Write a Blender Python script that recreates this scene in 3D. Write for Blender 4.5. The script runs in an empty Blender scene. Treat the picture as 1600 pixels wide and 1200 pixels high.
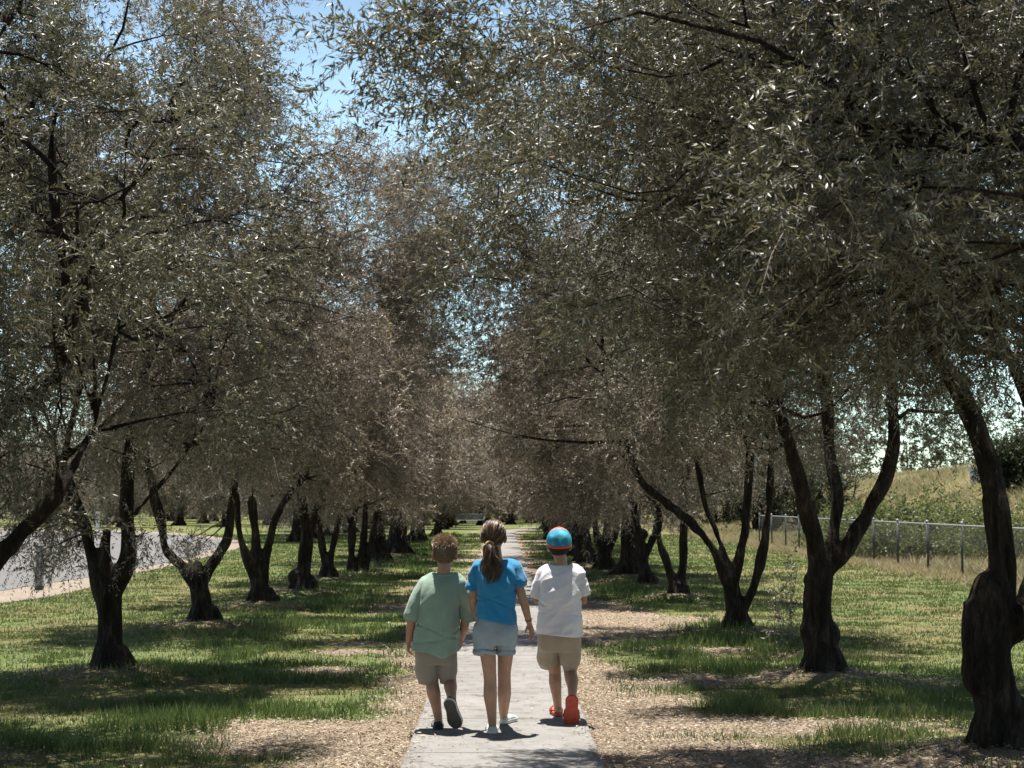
import bpy, bmesh, math, random
import numpy as np
from mathutils import Vector, Matrix, noise as mnoise

random.seed(7)
RNG = np.random.default_rng(11)
S = bpy.context.scene
COL = S.collection

# ------------------------------------------------------------------ camera
EYE = 1.57
FPX = 2400.0                      # focal length in photo pixels (1600 wide)
PITCH = math.atan(185 / FPX)
YAW = math.atan(15 / FPX)
cam_d = bpy.data.cameras.new('camera')
cam = bpy.data.objects.new('camera', cam_d)
COL.objects.link(cam)
cam.location = (0, 0, EYE)
cam.rotation_euler = (math.pi / 2 + PITCH, 0, -YAW)
cam_d.sensor_width = 36
cam_d.lens = 36 * FPX / 1600
cam_d.clip_end = 3000
cam_d.dof.use_dof = True
cam_d.dof.focus_distance = 10.6
cam_d.dof.aperture_fstop = 7.1
S.camera = cam
RM = cam.rotation_euler.to_matrix()


def W(u, v, d):
    """world point seen at photo pixel (u, v) whose distance along the path is d"""
    r = RM @ Vector(((u - 800) / FPX, (600 - v) / FPX, -1))
    return Vector((0, 0, EYE)) + r * (d / r.y)


def G(u, v, z=0.0):
    """ground point seen at photo pixel (u, v)"""
    r = RM @ Vector(((u - 800) / FPX, (600 - v) / FPX, -1))
    return Vector((0, 0, EYE)) + r * ((z - EYE) / r.z)


# ------------------------------------------------------------------ render, sky, sun
S.render.engine = 'CYCLES'
S.view_settings.view_transform = 'Standard'
S.view_settings.look = 'None'
S.view_settings.exposure = 1.22
S.view_settings.gamma = 1.0
cy = S.cycles
cy.use_denoising = True
cy.max_bounces = 6
cy.diffuse_bounces = 1
cy.glossy_bounces = 2
cy.transmission_bounces = 4
cy.transparent_max_bounces = 8
cy.sample_clamp_indirect = 4
cy.use_adaptive_sampling = True
cy.adaptive_threshold = 0.006

SUN_EL = math.radians(79)
SUN_AZ = math.radians(-14)         # measured from +Y towards +X
sdir = Vector((math.sin(SUN_AZ) * math.cos(SUN_EL), math.cos(SUN_AZ) * math.cos(SUN_EL), math.sin(SUN_EL)))
world = bpy.data.worlds.new('World')
S.world = world
world.use_nodes = True
wn = world.node_tree
bg = wn.nodes['Background']
sky = wn.nodes.new('ShaderNodeTexSky')
sky.sky_type = 'NISHITA'
sky.sun_disc = False
sky.sun_elevation = SUN_EL
sky.sun_rotation = SUN_AZ
sky.air_density = 0.7
sky.dust_density = 1.0
sky.ozone_density = 1.5
# bright summer haze low in the sky
wtc = wn.nodes.new('ShaderNodeTexCoord')
wsep = wn.nodes.new('ShaderNodeSeparateXYZ'); wn.links.new(wtc.outputs['Generated'], wsep.inputs[0])
wmr = wn.nodes.new('ShaderNodeMapRange'); wmr.interpolation_type = 'SMOOTHSTEP'
for i, v in ((1, 0.48), (2, 0.20), (3, 0.0), (4, 1.0)): wmr.inputs[i].default_value = v
wn.links.new(wsep.outputs['Z'], wmr.inputs[0])
wmx = wn.nodes.new('ShaderNodeMix'); wmx.data_type = 'RGBA'; wmx.blend_type = 'MULTIPLY'
wn.links.new(wmr.outputs[0], wmx.inputs[0]); wn.links.new(sky.outputs[0], wmx.inputs[6])
wmx.inputs[7].default_value = (2.7, 2.85, 2.3, 1)
wn.links.new(wmx.outputs[2], bg.inputs[0])
bg.inputs[1].default_value = 0.05
sl = bpy.data.lights.new('sun', 'SUN')
sl.energy = 5.0
sl.angle = math.radians(0.5)
sl.color = (1.0, 0.95, 0.87)
so = bpy.data.objects.new('sun', sl)
COL.objects.link(so)
so.rotation_euler = sdir.to_track_quat('Z', 'Y').to_euler()
so.location = (0, 0, 30)


# ------------------------------------------------------------------ helpers
def tag(o, label=None, cat=None, group=None, kind=None):
    if label: o['label'] = label
    if cat: o['category'] = cat
    if group: o['group'] = group
    if kind: o['kind'] = kind
    return o


def link(o, parent=None):
    COL.objects.link(o)
    if parent is not None:
        o.parent = parent
    return o


def empty(name, loc, rz=0.0):
    o = bpy.data.objects.new(name, None)
    o.empty_display_size = 0.2
    o.location = loc
    o.rotation_euler = (0, 0, rz)
    return link(o)


def np_mesh(name, verts, faces, mats, mat_idx=None, smooth=False, fattr=None, vattr=None):
    """mesh from an (n,3) array and an (m,k) array of faces (k constant), or list of faces"""
    me = bpy.data.meshes.new(name)
    verts = np.asarray(verts, dtype=np.float32)
    faces = np.asarray(faces, dtype=np.int32)
    m, k = faces.shape
    me.vertices.add(len(verts))
    me.vertices.foreach_set('co', verts.ravel())
    me.loops.add(m * k)
    me.loops.foreach_set('vertex_index', faces.ravel())
    me.polygons.add(m)
    me.polygons.foreach_set('loop_start', np.arange(0, m * k, k, dtype=np.int32))
    me.polygons.foreach_set('loop_total', np.full(m, k, dtype=np.int32))
    if mat_idx is not None:
        me.polygons.foreach_set('material_index', np.asarray(mat_idx, dtype=np.int32))
    me.polygons.foreach_set('use_smooth', np.full(m, smooth))
    for mt in mats:
        me.materials.append(mt)
    if fattr:
        for nm, arr in fattr.items():
            a = me.attributes.new(nm, 'FLOAT', 'FACE')
            a.data.foreach_set('value', np.asarray(arr, dtype=np.float32))
    if vattr:
        for nm, arr in vattr.items():
            a = me.attributes.new(nm, 'FLOAT', 'POINT')
            a.data.foreach_set('value', np.asarray(arr, dtype=np.float32))
    me.update(calc_edges=True)
    return me


def obj(name, me, parent=None, loc=None):
    o = bpy.data.objects.new(name, me)
    if loc is not None:
        o.location = loc
    return link(o, parent)


def from_bm(name, bm, mats, parent=None, smooth=True, loc=None):
    me = bpy.data.meshes.new(name)
    bm.normal_update()
    bm.to_mesh(me)
    bm.free()
    for mt in (mats if isinstance(mats, (list, tuple)) else [mats]):
        me.materials.append(mt)
    if smooth:
        me.polygons.foreach_set('use_smooth', np.full(len(me.polygons), True))
    return obj(name, me, parent, loc)


def hash2(ix, iy, seed):
    n = (ix.astype(np.int64) * 374761393 + iy.astype(np.int64) * 668265263 + seed * 974711) & 0xffffffff
    n = ((n ^ (n >> 13)) * 1274126177) & 0xffffffff
    n = n ^ (n >> 16)
    return (n & 0xffff) / 65535.0


def vnoise(x, y, seed=0):
    x = np.asarray(x, float); y = np.asarray(y, float)
    ix = np.floor(x); iy = np.floor(y)
    fx = x - ix; fy = y - iy
    fx = fx * fx * (3 - 2 * fx); fy = fy * fy * (3 - 2 * fy)
    a = hash2(ix, iy, seed); b = hash2(ix + 1, iy, seed)
    c = hash2(ix, iy + 1, seed); d = hash2(ix + 1, iy + 1, seed)
    return (a * (1 - fx) + b * fx) * (1 - fy) + (c * (1 - fx) + d * fx) * fy


def fbm(x, y, seed=0, o=4):
    t = 0; amp = 0.5; n = 0
    for i in range(o):
        t = t + amp * vnoise(x * 2 ** i, y * 2 ** i, seed + i * 17); n += amp; amp *= 0.5
    return t / n


def sstep(a, b, x):
    t = np.clip((np.asarray(x, float) - a) / (b - a), 0, 1)
    return t * t * (3 - 2 * t)


# ------------------------------------------------------------------ materials
def mat(name):
    m = bpy.data.materials.new(name)
    m.use_nodes = True
    nt = m.node_tree
    return m, nt, nt.nodes['Principled BSDF'], nt.nodes['Material Output']


def node(nt, t, **kw):
    n = nt.nodes.new(t)
    for k, v in kw.items():
        if k == 'inp':
            for a, b in v.items():
                n.inputs[a].default_value = b
        else:
            setattr(n, k, v)
    return n


def ramp(nt, src, stops):
    r = nt.nodes.new('ShaderNodeValToRGB')
    while len(r.color_ramp.elements) > 1:
        r.color_ramp.elements.remove(r.color_ramp.elements[-1])
    for i, (p, c) in enumerate(stops):
        e = r.color_ramp.elements[0] if i == 0 else r.color_ramp.elements.new(p)
        e.position = p
        e.color = (*c, 1) if len(c) == 3 else c
    nt.links.new(src, r.inputs[0])
    return r


def mix(nt, fac, a, b, mode='MIX'):
    n = nt.nodes.new('ShaderNodeMix')
    n.data_type = 'RGBA'
    n.blend_type = mode
    for sock, v in ((n.inputs[0], fac), (n.inputs[6], a), (n.inputs[7], b)):
        if hasattr(v, 'is_linked'):
            nt.links.new(v, sock)
        elif isinstance(v, (int, float)):
            sock.default_value = v
        else:
            sock.default_value = (*v, 1)
    return n.outputs[2]


def bump(nt, bsdf, height, strength=0.4, dist=0.02):
    b = node(nt, 'ShaderNodeBump', inp={'Strength': strength, 'Distance': dist})
    nt.links.new(height, b.inputs['Height'])
    nt.links.new(b.outputs[0], bsdf.inputs['Normal'])
    return b


def leaf_mat(name, tops, under, trans, tfac=0.3, rough=0.36, spec=0.5):
    m, nt, p, out = mat(name)
    at = node(nt, 'ShaderNodeAttribute', attribute_name='rnd')
    r = ramp(nt, at.outputs['Fac'], tops)
    g = node(nt, 'ShaderNodeNewGeometry')
    c = mix(nt, g.outputs['Backfacing'], r.outputs[0], under)
    v = node(nt, 'ShaderNodeMapRange', inp={1: 0, 2: 1, 3: 0.18, 4: 1.65})
    nt.links.new(at.outputs['Fac'], v.inputs[0])
    c2 = mix(nt, 1.0, c, v.outputs[0], 'MULTIPLY')
    nt.links.new(c2, p.inputs['Base Color'])
    p.inputs['Roughness'].default_value = rough
    p.inputs['Specular IOR Level'].default_value = spec
    tr = node(nt, 'ShaderNodeBsdfTranslucent')
    tr.inputs[0].default_value = (*trans, 1)
    ms = node(nt, 'ShaderNodeMixShader', inp={0: tfac})
    nt.links.new(p.outputs[0], ms.inputs[1])
    nt.links.new(tr.outputs[0], ms.inputs[2])
    nt.links.new(ms.outputs[0], out.inputs[0])
    return m


M_LEAF = leaf_mat('olive_leaf',
                  [(0.0, (0.022, 0.026, 0.014)), (0.4, (0.062, 0.064, 0.040)), (0.8, (0.155, 0.145, 0.108)),
                   (0.975, (0.13, 0.11, 0.07)), (0.99, (0.22, 0.085, 0.02))],
                  (0.33, 0.278, 0.243), (0.31, 0.25, 0.17), 0.27, 0.48, 0.55)
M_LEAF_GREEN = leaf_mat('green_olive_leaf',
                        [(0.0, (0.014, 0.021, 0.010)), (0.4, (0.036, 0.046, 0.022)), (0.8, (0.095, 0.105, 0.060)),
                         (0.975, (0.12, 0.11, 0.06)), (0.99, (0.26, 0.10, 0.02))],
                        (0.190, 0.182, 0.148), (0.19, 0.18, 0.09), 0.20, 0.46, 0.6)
M_SHRUB = leaf_mat('shrub_leaf', [(0, (0.0825, 0.1045, 0.0330)), (0.6, (0.1485, 0.1705, 0.0660)), (1, (0.2200, 0.2145, 0.1045))],
                   (0.1100, 0.1320, 0.0550), (0.1430, 0.1760, 0.0495), 0.35, 0.5, 0.3)
M_DARKLEAF = leaf_mat('dark_tree_leaf', [(0, (0.0180, 0.0270, 0.0120)), (0.6, (0.0330, 0.0450, 0.0180)), (1, (0.0480, 0.0600, 0.0240))],
                      (0.0420, 0.0510, 0.0270), (0.0540, 0.0660, 0.0180), 0.25, 0.5, 0.3)

M_TWIG, nt, p, out = mat('olive_twig')
p.inputs['Base Color'].default_value = (0.15, 0.12, 0.09, 1)
p.inputs['Roughness'].default_value = 0.8

M_BARK, nt, p, out = mat('olive_bark')
tc = node(nt, 'ShaderNodeTexCoord')
mp = node(nt, 'ShaderNodeMapping')
mp.inputs['Scale'].default_value = (1, 1, 0.35)
nt.links.new(tc.outputs['Object'], mp.inputs[0])
n1 = node(nt, 'ShaderNodeTexNoise', inp={'Scale': 16, 'Detail': 8, 'Roughness': 0.72, 'Distortion': 0.6})
n2 = node(nt, 'ShaderNodeTexNoise', inp={'Scale': 34, 'Detail': 5, 'Roughness': 0.7, 'Distortion': 1.2})
n3 = node(nt, 'ShaderNodeTexNoise', inp={'Scale': 2.2, 'Detail': 3})
mp.inputs['Scale'].default_value = (1, 1, 0.22)
for n in (n1, n2): nt.links.new(mp.outputs[0], n.inputs['Vector'])
nt.links.new(tc.outputs['Object'], n3.inputs['Vector'])
r1 = ramp(nt, n1.outputs[0], [(0.36, (0.012, 0.009, 0.007)), (0.52, (0.045, 0.035, 0.027)), (0.68, (0.12, 0.095, 0.075))])
r2 = ramp(nt, n2.outputs[0], [(0.36, (0.45, 0.43, 0.42)), (0.6, (1.1, 1.1, 1.1))])
r3 = ramp(nt, n3.outputs[0], [(0.35, (0.7, 0.66, 0.62)), (0.65, (1.25, 1.2, 1.15))])
c = mix(nt, 0.8, r1.outputs[0], r2.outputs[0], 'MULTIPLY')
c = mix(nt, 1.0, c, r3.outputs[0], 'MULTIPLY')
nt.links.new(c, p.inputs['Base Color'])
p.inputs['Roughness'].default_value = 0.9
p.inputs['Specular IOR Level'].default_value = 0.2
hm = node(nt, 'ShaderNodeMath', operation='MULTIPLY')
nt.links.new(n1.outputs[0], hm.inputs[0]); nt.links.new(r2.outputs[0], hm.inputs[1])
bump(nt, p, hm.outputs[0], 1.0, 0.05)

# ground: leaf litter / soil and the turf base
M_GROUND, nt, p, out = mat('ground_soil_and_turf')
tc = node(nt, 'ShaderNodeTexCoord')
ga = node(nt, 'ShaderNodeAttribute', attribute_name='grass')
da = node(nt, 'ShaderNodeAttribute', attribute_name='dry')
nf = node(nt, 'ShaderNodeTexNoise', inp={'Scale': 38, 'Detail': 5, 'Roughness': 0.7})
ng = node(nt, 'ShaderNodeTexNoise', inp={'Scale': 9, 'Detail': 4})
nb = node(nt, 'ShaderNodeTexNoise', inp={'Scale': 0.9, 'Detail': 5})
vo = node(nt, 'ShaderNodeTexVoronoi', inp={'Scale': 60})
for n in (nf, ng, nb, vo): nt.links.new(tc.outputs['Object'], n.inputs['Vector'])
lit = ramp(nt, nf.outputs[0], [(0.3, (0.1302, 0.0960, 0.0672)), (0.5, (0.2511, 0.2016, 0.1488)), (0.7, (0.3999, 0.3408, 0.2592))])
litv = ramp(nt, vo.outputs['Color'], [(0.1, (0.55, 0.5, 0.48)), (0.6, (1.1, 1.08, 1.05))])
litc = mix(nt, 0.8, lit.outputs[0], litv.outputs[0], 'MULTIPLY')
gr = ramp(nt, nf.outputs[0], [(0.3, (0.0612, 0.0850, 0.0242)), (0.55, (0.1224, 0.1522, 0.0552)), (0.75, (0.1836, 0.2089, 0.0966))])
dr = ramp(nt, nf.outputs[0], [(0.3, (0.1020, 0.0840, 0.0360)), (0.6, (0.1860, 0.1590, 0.0780)), (0.8, (0.2520, 0.2160, 0.1260))])
gg = mix(nt, da.outputs['Fac'], gr.outputs[0], dr.outputs[0])
add = node(nt, 'ShaderNodeMath', operation='MULTIPLY_ADD')
nt.links.new(ng.outputs[0], add.inputs[0]); add.inputs[1].default_value = 0.9
sub = node(nt, 'ShaderNodeMath', operation='SUBTRACT')
nt.links.new(ga.outputs['Fac'], sub.inputs[0]); sub.inputs[1].default_value = 0.45
nt.links.new(sub.outputs[0], add.inputs[2])
gm = node(nt, 'ShaderNodeMapRange', inp={1: 0.35, 2: 0.6, 3: 0, 4: 1})
nt.links.new(add.outputs[0], gm.inputs[0])
gc = mix(nt, gm.outputs[0], litc, gg)
nv = ramp(nt, nb.outputs[0], [(0.3, (0.82, 0.82, 0.8)), (0.7, (1.12, 1.1, 1.1))])
gc = mix(nt, 1.0, gc, nv.outputs[0], 'MULTIPLY')
nt.links.new(gc, p.inputs['Base Color'])
p.inputs['Roughness'].default_value = 0.95
p.inputs['Specular IOR Level'].default_value = 0.1
bump(nt, p, nf.outputs[0], 0.8, 0.03)

M_PATH, nt, p, out = mat('path_concrete')
tc = node(nt, 'ShaderNodeTexCoord')
n1 = node(nt, 'ShaderNodeTexNoise', inp={'Scale': 1.3, 'Detail': 7, 'Roughness': 0.65})
n2 = node(nt, 'ShaderNodeTexNoise', inp={'Scale': 140, 'Detail': 2})
n3 = node(nt, 'ShaderNodeTexNoise', inp={'Scale': 6, 'Detail': 5, 'Roughness': 0.75})
mpb = node(nt, 'ShaderNodeMapping'); mpb.inputs['Scale'].default_value = (1, 22, 1)
nt.links.new(tc.outputs['Object'], mpb.inputs[0])
n4 = node(nt, 'ShaderNodeTexNoise', inp={'Scale': 2.0, 'Detail': 3})
nt.links.new(mpb.outputs[0], n4.inputs['Vector'])
for n in (n1, n2, n3): nt.links.new(tc.outputs['Object'], n.inputs['Vector'])
r1 = ramp(nt, n1.outputs[0], [(0.3, (0.1589, 0.1527, 0.1454)), (0.7, (0.2241, 0.2165, 0.2078))])
r2 = ramp(nt, n2.outputs[0], [(0.35, (0.82, 0.82, 0.82)), (0.65, (1.1, 1.1, 1.1))])
r3 = ramp(nt, n3.outputs[0], [(0.32, (0.55, 0.50, 0.44)), (0.43, (0.86, 0.84, 0.81)), (0.52, (1, 1, 1))])
r4 = ramp(nt, n4.outputs[0], [(0.35, (0.93, 0.93, 0.93)), (0.65, (1.05, 1.05, 1.05))])
c = mix(nt, 1.0, r1.outputs[0], r2.outputs[0], 'MULTIPLY')
c = mix(nt, 1.0, c, r3.outputs[0], 'MULTIPLY')
c = mix(nt, 1.0, c, r4.outputs[0], 'MULTIPLY')
nt.links.new(c, p.inputs['Base Color'])
p.inputs['Roughness'].default_value = 0.85
bump(nt, p, n2.outputs[0], 0.3, 0.004)

M_ROAD, nt, p, out = mat('road_asphalt')
tc = node(nt, 'ShaderNodeTexCoord')
n1 = node(nt, 'ShaderNodeTexNoise', inp={'Scale': 0.6, 'Detail': 5})
n2 = node(nt, 'ShaderNodeTexNoise', inp={'Scale': 70, 'Detail': 2})
for n in (n1, n2): nt.links.new(tc.outputs['Object'], n.inputs['Vector'])
r1 = ramp(nt, n1.outputs[0], [(0.3, (0.1215, 0.1193, 0.1187)), (0.7, (0.1485, 0.1457, 0.1445))])
r2 = ramp(nt, n2.outputs[0], [(0.3, (0.8, 0.8, 0.8)), (0.7, (1.15, 1.15, 1.15))])
nt.links.new(mix(nt, 1.0, r1.outputs[0], r2.outputs[0], 'MULTIPLY'), p.inputs['Base Color'])
p.inputs['Roughness'].default_value = 0.95
p.inputs['Specular IOR Level'].default_value = 0.1

M_GRAVEL, nt, p, out = mat('shoulder_gravel')
tc = node(nt, 'ShaderNodeTexCoord')
n1 = node(nt, 'ShaderNodeTexNoise', inp={'Scale': 3, 'Detail': 6, 'Roughness': 0.7})
n2 = node(nt, 'ShaderNodeTexVoronoi', inp={'Scale': 26})
for n in (n1, n2): nt.links.new(tc.outputs['Object'], n.inputs['Vector'])
r1 = ramp(nt, n1.outputs[0], [(0.3, (0.1500, 0.1200, 0.0900)), (0.7, (0.2520, 0.2100, 0.1620))])
r2 = ramp(nt, n2.outputs['Color'], [(0.1, (0.6, 0.6, 0.6)), (0.7, (1.15, 1.12, 1.1))])
nt.links.new(mix(nt, 1.0, r1.outputs[0], r2.outputs[0], 'MULTIPLY'), p.inputs['Base Color'])
p.inputs['Roughness'].default_value = 0.95


def plain(name, col, rough=0.6, metal=0.0, var=0.15, scale=12, spec=0.4):
    m, nt, p, out = mat(name)
    tc = node(nt, 'ShaderNodeTexCoord')
    n = node(nt, 'ShaderNodeTexNoise', inp={'Scale': scale, 'Detail': 4})
    nt.links.new(tc.outputs['Object'], n.inputs['Vector'])
    lo = tuple(x * (1 - var) for x in col); hi = tuple(min(1, x * (1 + var)) for x in col)
    r = ramp(nt, n.outputs[0], [(0.3, lo), (0.7, hi)])
    nt.links.new(r.outputs[0], p.inputs['Base Color'])
    p.inputs['Roughness'].default_value = rough
    p.inputs['Metallic'].default_value = metal
    p.inputs['Specular IOR Level'].default_value = spec
    return m


M_GALV = plain('galvanised_steel', (0.30, 0.31, 0.33), 0.5, 0.3)
M_POSTDARK = plain('dark_fence_post', (0.07, 0.075, 0.08), 0.6, 0.2)
M_BENCH = plain('blue_grey_bench_paint', (0.17, 0.19, 0.25), 0.5)
M_WHITEPAINT = plain('white_paint', (0.72, 0.73, 0.75), 0.5)
M_GREYPOST = plain('grey_post_paint', (0.27, 0.28, 0.33), 0.6)
M_GLASS = plain('dark_window_glass', (0.03, 0.035, 0.04), 0.1)
M_RUBBER = plain('rubber', (0.02, 0.02, 0.02), 0.8)


def blade_mat(name, stops, tcol, tfac=0.45):
    m, nt, p, out = mat(name)
    at = node(nt, 'ShaderNodeAttribute', attribute_name='rnd')
    r = ramp(nt, at.outputs['Fac'], stops)
    nt.links.new(r.outputs[0], p.inputs['Base Color'])
    p.inputs['Roughness'].default_value = 0.55
    p.inputs['Specular IOR Level'].default_value = 0.25
    tr = node(nt, 'ShaderNodeBsdfTranslucent')
    tr.inputs[0].default_value = (*tcol, 1)
    ms = node(nt, 'ShaderNodeMixShader', inp={0: tfac})
    nt.links.new(p.outputs[0], ms.inputs[1]); nt.links.new(tr.outputs[0], ms.inputs[2])
    nt.links.new(ms.outputs[0], out.inputs[0])
    return m


M_GRASS = blade_mat('grass_blade', [(0, (0.0437, 0.0850, 0.0198)), (0.5, (0.0895, 0.1359, 0.0419)), (0.8, (0.1583, 0.1836, 0.0722)),
                                    (0.9, (0.2566, 0.2322, 0.1257)), (1, (0.3167, 0.2832, 0.1746))], (0.1201, 0.1643, 0.0501))
M_DRYGRASS = blade_mat('dry_grass_blade', [(0, (0.0986, 0.1218, 0.0406)), (0.35, (0.2088, 0.1972, 0.0928)), (0.7, (0.3248, 0.2668, 0.1682)),
                                           (1, (0.2668, 0.1914, 0.1392))], (0.2900, 0.2494, 0.1392))
M_LITTER = blade_mat('dead_leaf', [(0, (0.0800, 0.0550, 0.0372)), (0.4, (0.1921, 0.1497, 0.1029)), (0.75, (0.3042, 0.2508, 0.1820)), (1, (0.4482, 0.3884, 0.3006))],
                     (0.2, 0.15, 0.1), 0.1)
# ------------------------------------------------------------------ where the trees stand (photo pixel of the trunk base -> ground)
BASES = {}
for nm, (u, v) in dict(r1=(1562, 1196), r2=(1287, 1068), r3=(1152, 996), r4=(1060, 938), r5=(1012, 922), r6=(986, 904),
                       r7=(946, 897), r8=(916, 884), r9=(890, 872),
                       l1=(172, 1062), l2=(318, 984), l3=(408, 951), l4=(472, 930), l5=(512, 910), l6=(560, 899),
                       l7=(594, 880), l8=(623, 869), l9=(656, 846), l10=(682, 838)).items():
    g = G(u, v)
    BASES[nm] = (g.x, g.y)
BASES['r0'] = (3.0, 5.3)
BASES['l0'] = (-3.75, 9.6)
TRUNKS = np.array(list(BASES.values()))


def path_center(y):
    return 13.0 * sstep(74, 118, y) * np.clip((np.asarray(y, float) - 74) / 44, 0, 1)


def height(x, y):
    x = np.asarray(x, float); y = np.asarray(y, float)
    h = np.zeros(np.broadcast(x, y).shape)
    for bx, by in TRUNKS:
        d2 = (x - bx) ** 2 + (y - by) ** 2
        h = h + 0.13 * np.exp(-d2 / 0.42) * (np.abs(x) > 0.9)
    bank = sstep(12.5, 22, x - 0.02 * y) * 3.1 * sstep(15, 34, y) + sstep(22, 60, x) * 2.0
    h = h + bank + bank * 0.22 * (fbm(x * 0.22, y * 0.22, 5) - 0.5)
    return h


def grass_mask(x, y):
    """0 = bare litter, 1 = turf ; second value: dryness"""
    ax = np.abs(x - path_center(y))
    n = fbm(x * 0.55, y * 0.42, 3); n2 = fbm(x * 1.7, y * 1.1, 9)
    edge = np.where(x > 0, 1.05 + 0.95 * sstep(16.5, 18.5, y) * sstep(29, 23, y), 1.05 - 0.15 * sstep(14, 24, y)) - 0.2 * sstep(26, 32, y) + 1.3 * (n - 0.5) + 0.7 * (n2 - 0.5) + 1.1 * sstep(11.2, 9.4, y) * (x > 0)
    m = sstep(-0.45, 0.55, ax - edge)
    for bx, by in TRUNKS:
        dd = np.sqrt(((x - bx) * 0.75) ** 2 + (y - by) ** 2)
        m = m * (1 - 0.6 * (1 - sstep(0.3, 0.85 + 1.1 * (n2 - 0.5), dd)))
    near = np.where(x < 0, sstep(1.3, 2.6, ax), sstep(1.7, 4.0, ax))
    m = m * np.clip(1 - (1 - near) * 1.3 * sstep(0.50, 0.64, fbm(x * 0.6 + 9, y * 1.1, 21)), 0, 1)
    far = sstep(30, 60, y)
    dry = sstep(0.38, 0.62, fbm(x * 0.6, y * 0.75, 40)) * (0.75 - 0.35 * far)
    right = sstep(4.2, 6.5, x)
    dry = np.clip(dry + right * 0.35 * sstep(0.35, 0.7, fbm(x * 0.25, y * 1.3, 77)) + 0.8 * sstep(8.6, 9.4, x), 0, 1)
    return m, dry


def axis(a, lo, hi, b, step, growth=1.16):
    mid = np.arange(lo, hi + 1e-6, step)
    out = [hi]; s = step
    while out[-1] < b:
        s *= growth; out.append(out[-1] + s)
    o2 = [lo]; s = step
    while o2[-1] > a:
        s *= growth; o2.append(o2[-1] - s)
    return np.array(o2[1:][::-1] + list(mid) + out[1:])


gx = axis(-900, -7, 8, 900, 0.11)
gy = axis(-60, 7, 27, 1600, 0.11, 1.06)
X, Y = np.meshgrid(gx, gy)
Z = height(X, Y)
gm_, gd_ = grass_mask(X, Y)
micro = (fbm(X * 5, Y * 5, 60) - 0.5) * 0.05 * sstep(0.65, 0.95, np.abs(X)) * (Y < 40) * (X > -7)
V = np.stack([X.ravel(), Y.ravel(), (Z + micro).ravel()], 1)
nx, ny = len(gx), len(gy)
i0 = (np.arange(ny - 1)[:, None] * nx + np.arange(nx - 1)[None, :]).ravel()
F = np.stack([i0, i0 + 1, i0 + nx + 1, i0 + nx], 1)
me = np_mesh('ground', V, F, [M_GROUND], smooth=True, vattr={'grass': gm_.ravel(), 'dry': gd_.ravel()})
tag(obj('ground', me), 'lawn and leaf litter floor of the grove', kind='structure')

# ------------------------------------------------------------------ concrete path in slabs
bm = bmesh.new()
y = 2.0
HW = 0.595
while y < 122:
    L = 1.52 if y < 70 else 0.9
    def sec(yy):
        c = float(path_center(yy)); t = float(path_center(yy + 0.3) - path_center(yy - 0.3)) / 0.6
        n = Vector((1, -t, 0)).normalized()
        return Vector((c, yy, 0)), n
    a, na = sec(y + 0.014); b, nb_ = sec(y + L - 0.014)
    dz = 0.004 * math.sin(y * 12.7)
    top = [a - na * HW, a + na * HW, b + nb_ * HW, b - nb_ * HW]
    vt = [bm.verts.new((q.x, q.y, 0.032 + dz)) for q in top]
    vb = [bm.verts.new((q.x, q.y, -0.06)) for q in top]
    bm.faces.new(vt)
    for i in range(4):
        j = (i + 1) % 4
        bm.faces.new((vt[j], vt[i], vb[i], vb[j]))
    y += L
bmesh.ops.recalc_face_normals(bm, faces=bm.faces)
bmesh.ops.bevel(bm, geom=[e for e in bm.edges if all(v.co.z > 0 for v in e.verts)], offset=0.008, segments=1, affect='EDGES')
po = from_bm('path', bm, M_PATH, smooth=False)
tag(po, 'straight pale concrete footpath between the olive rows', kind='structure')


# ------------------------------------------------------------------ road with gravel shoulder beyond the left row
def sheet(name, pts, z, m, label):
    bm = bmesh.new()
    f = bm.faces.new([bm.verts.new((q[0], q[1], z)) for q in pts])
    bmesh.ops.triangulate(bm, faces=[f])
    bmesh.ops.recalc_face_normals(bm, faces=bm.faces)
    for f in bm.faces:
        if f.normal.z < 0: f.normal_flip()
    o = from_bm(name, bm, m, smooth=False)
    tag(o, label, kind='structure')
    return o


def smooth_poly(pts, n=6):
    out = []
    k = len(pts)
    for i in range(k):
        p0, p1, p2, p3 = (Vector((*pts[(i + j - 1) % k][:2], 0)) for j in range(4))
        for s in range(n):
            t = s / n
            q = 0.5 * ((2 * p1) + (p2 - p0) * t + (2 * p0 - 5 * p1 + 4 * p2 - p3) * t * t + (3 * p1 - p0 - 3 * p2 + p3) * t ** 3)
            out.append((q.x, q.y))
    return out


near_edge = [G(u, v) for u, v in ((0, 924), (60, 914), (130, 904), (205, 890), (285, 875), (330, 859), (356, 851))]
far_edge = [G(u, v) for u, v in ((352, 845), (285, 836), (180, 831), (90, 829.5), (0, 829))]
road = [(p.x, p.y) for p in near_edge] + [(p.x, p.y) for p in far_edge]
road = [(-60, 14), (-22, 19.5), (-12, 24.6)] + road + [(-60, 84), (-90, 60)]
sheet('road', road, 0.012, M_ROAD, 'pale grey asphalt road beyond the olive row')
shoulder = [(p.x, p.y) for p in (G(0, 943), G(70, 934), G(128, 922), G(200, 898), G(285, 882), G(345, 864), G(388, 853),
                                 G(380, 846), G(330, 838), G(270, 832.5), G(180, 828.5), G(90, 826.5), G(0, 826))]
shoulder = [(-62, 10), (-22, 17), (-11, 21.5)] + shoulder + [(-60, 92), (-95, 60)]
sheet('road_shoulder', shoulder, 0.005, M_GRAVEL, 'tan gravel shoulder edging the asphalt road')


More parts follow.
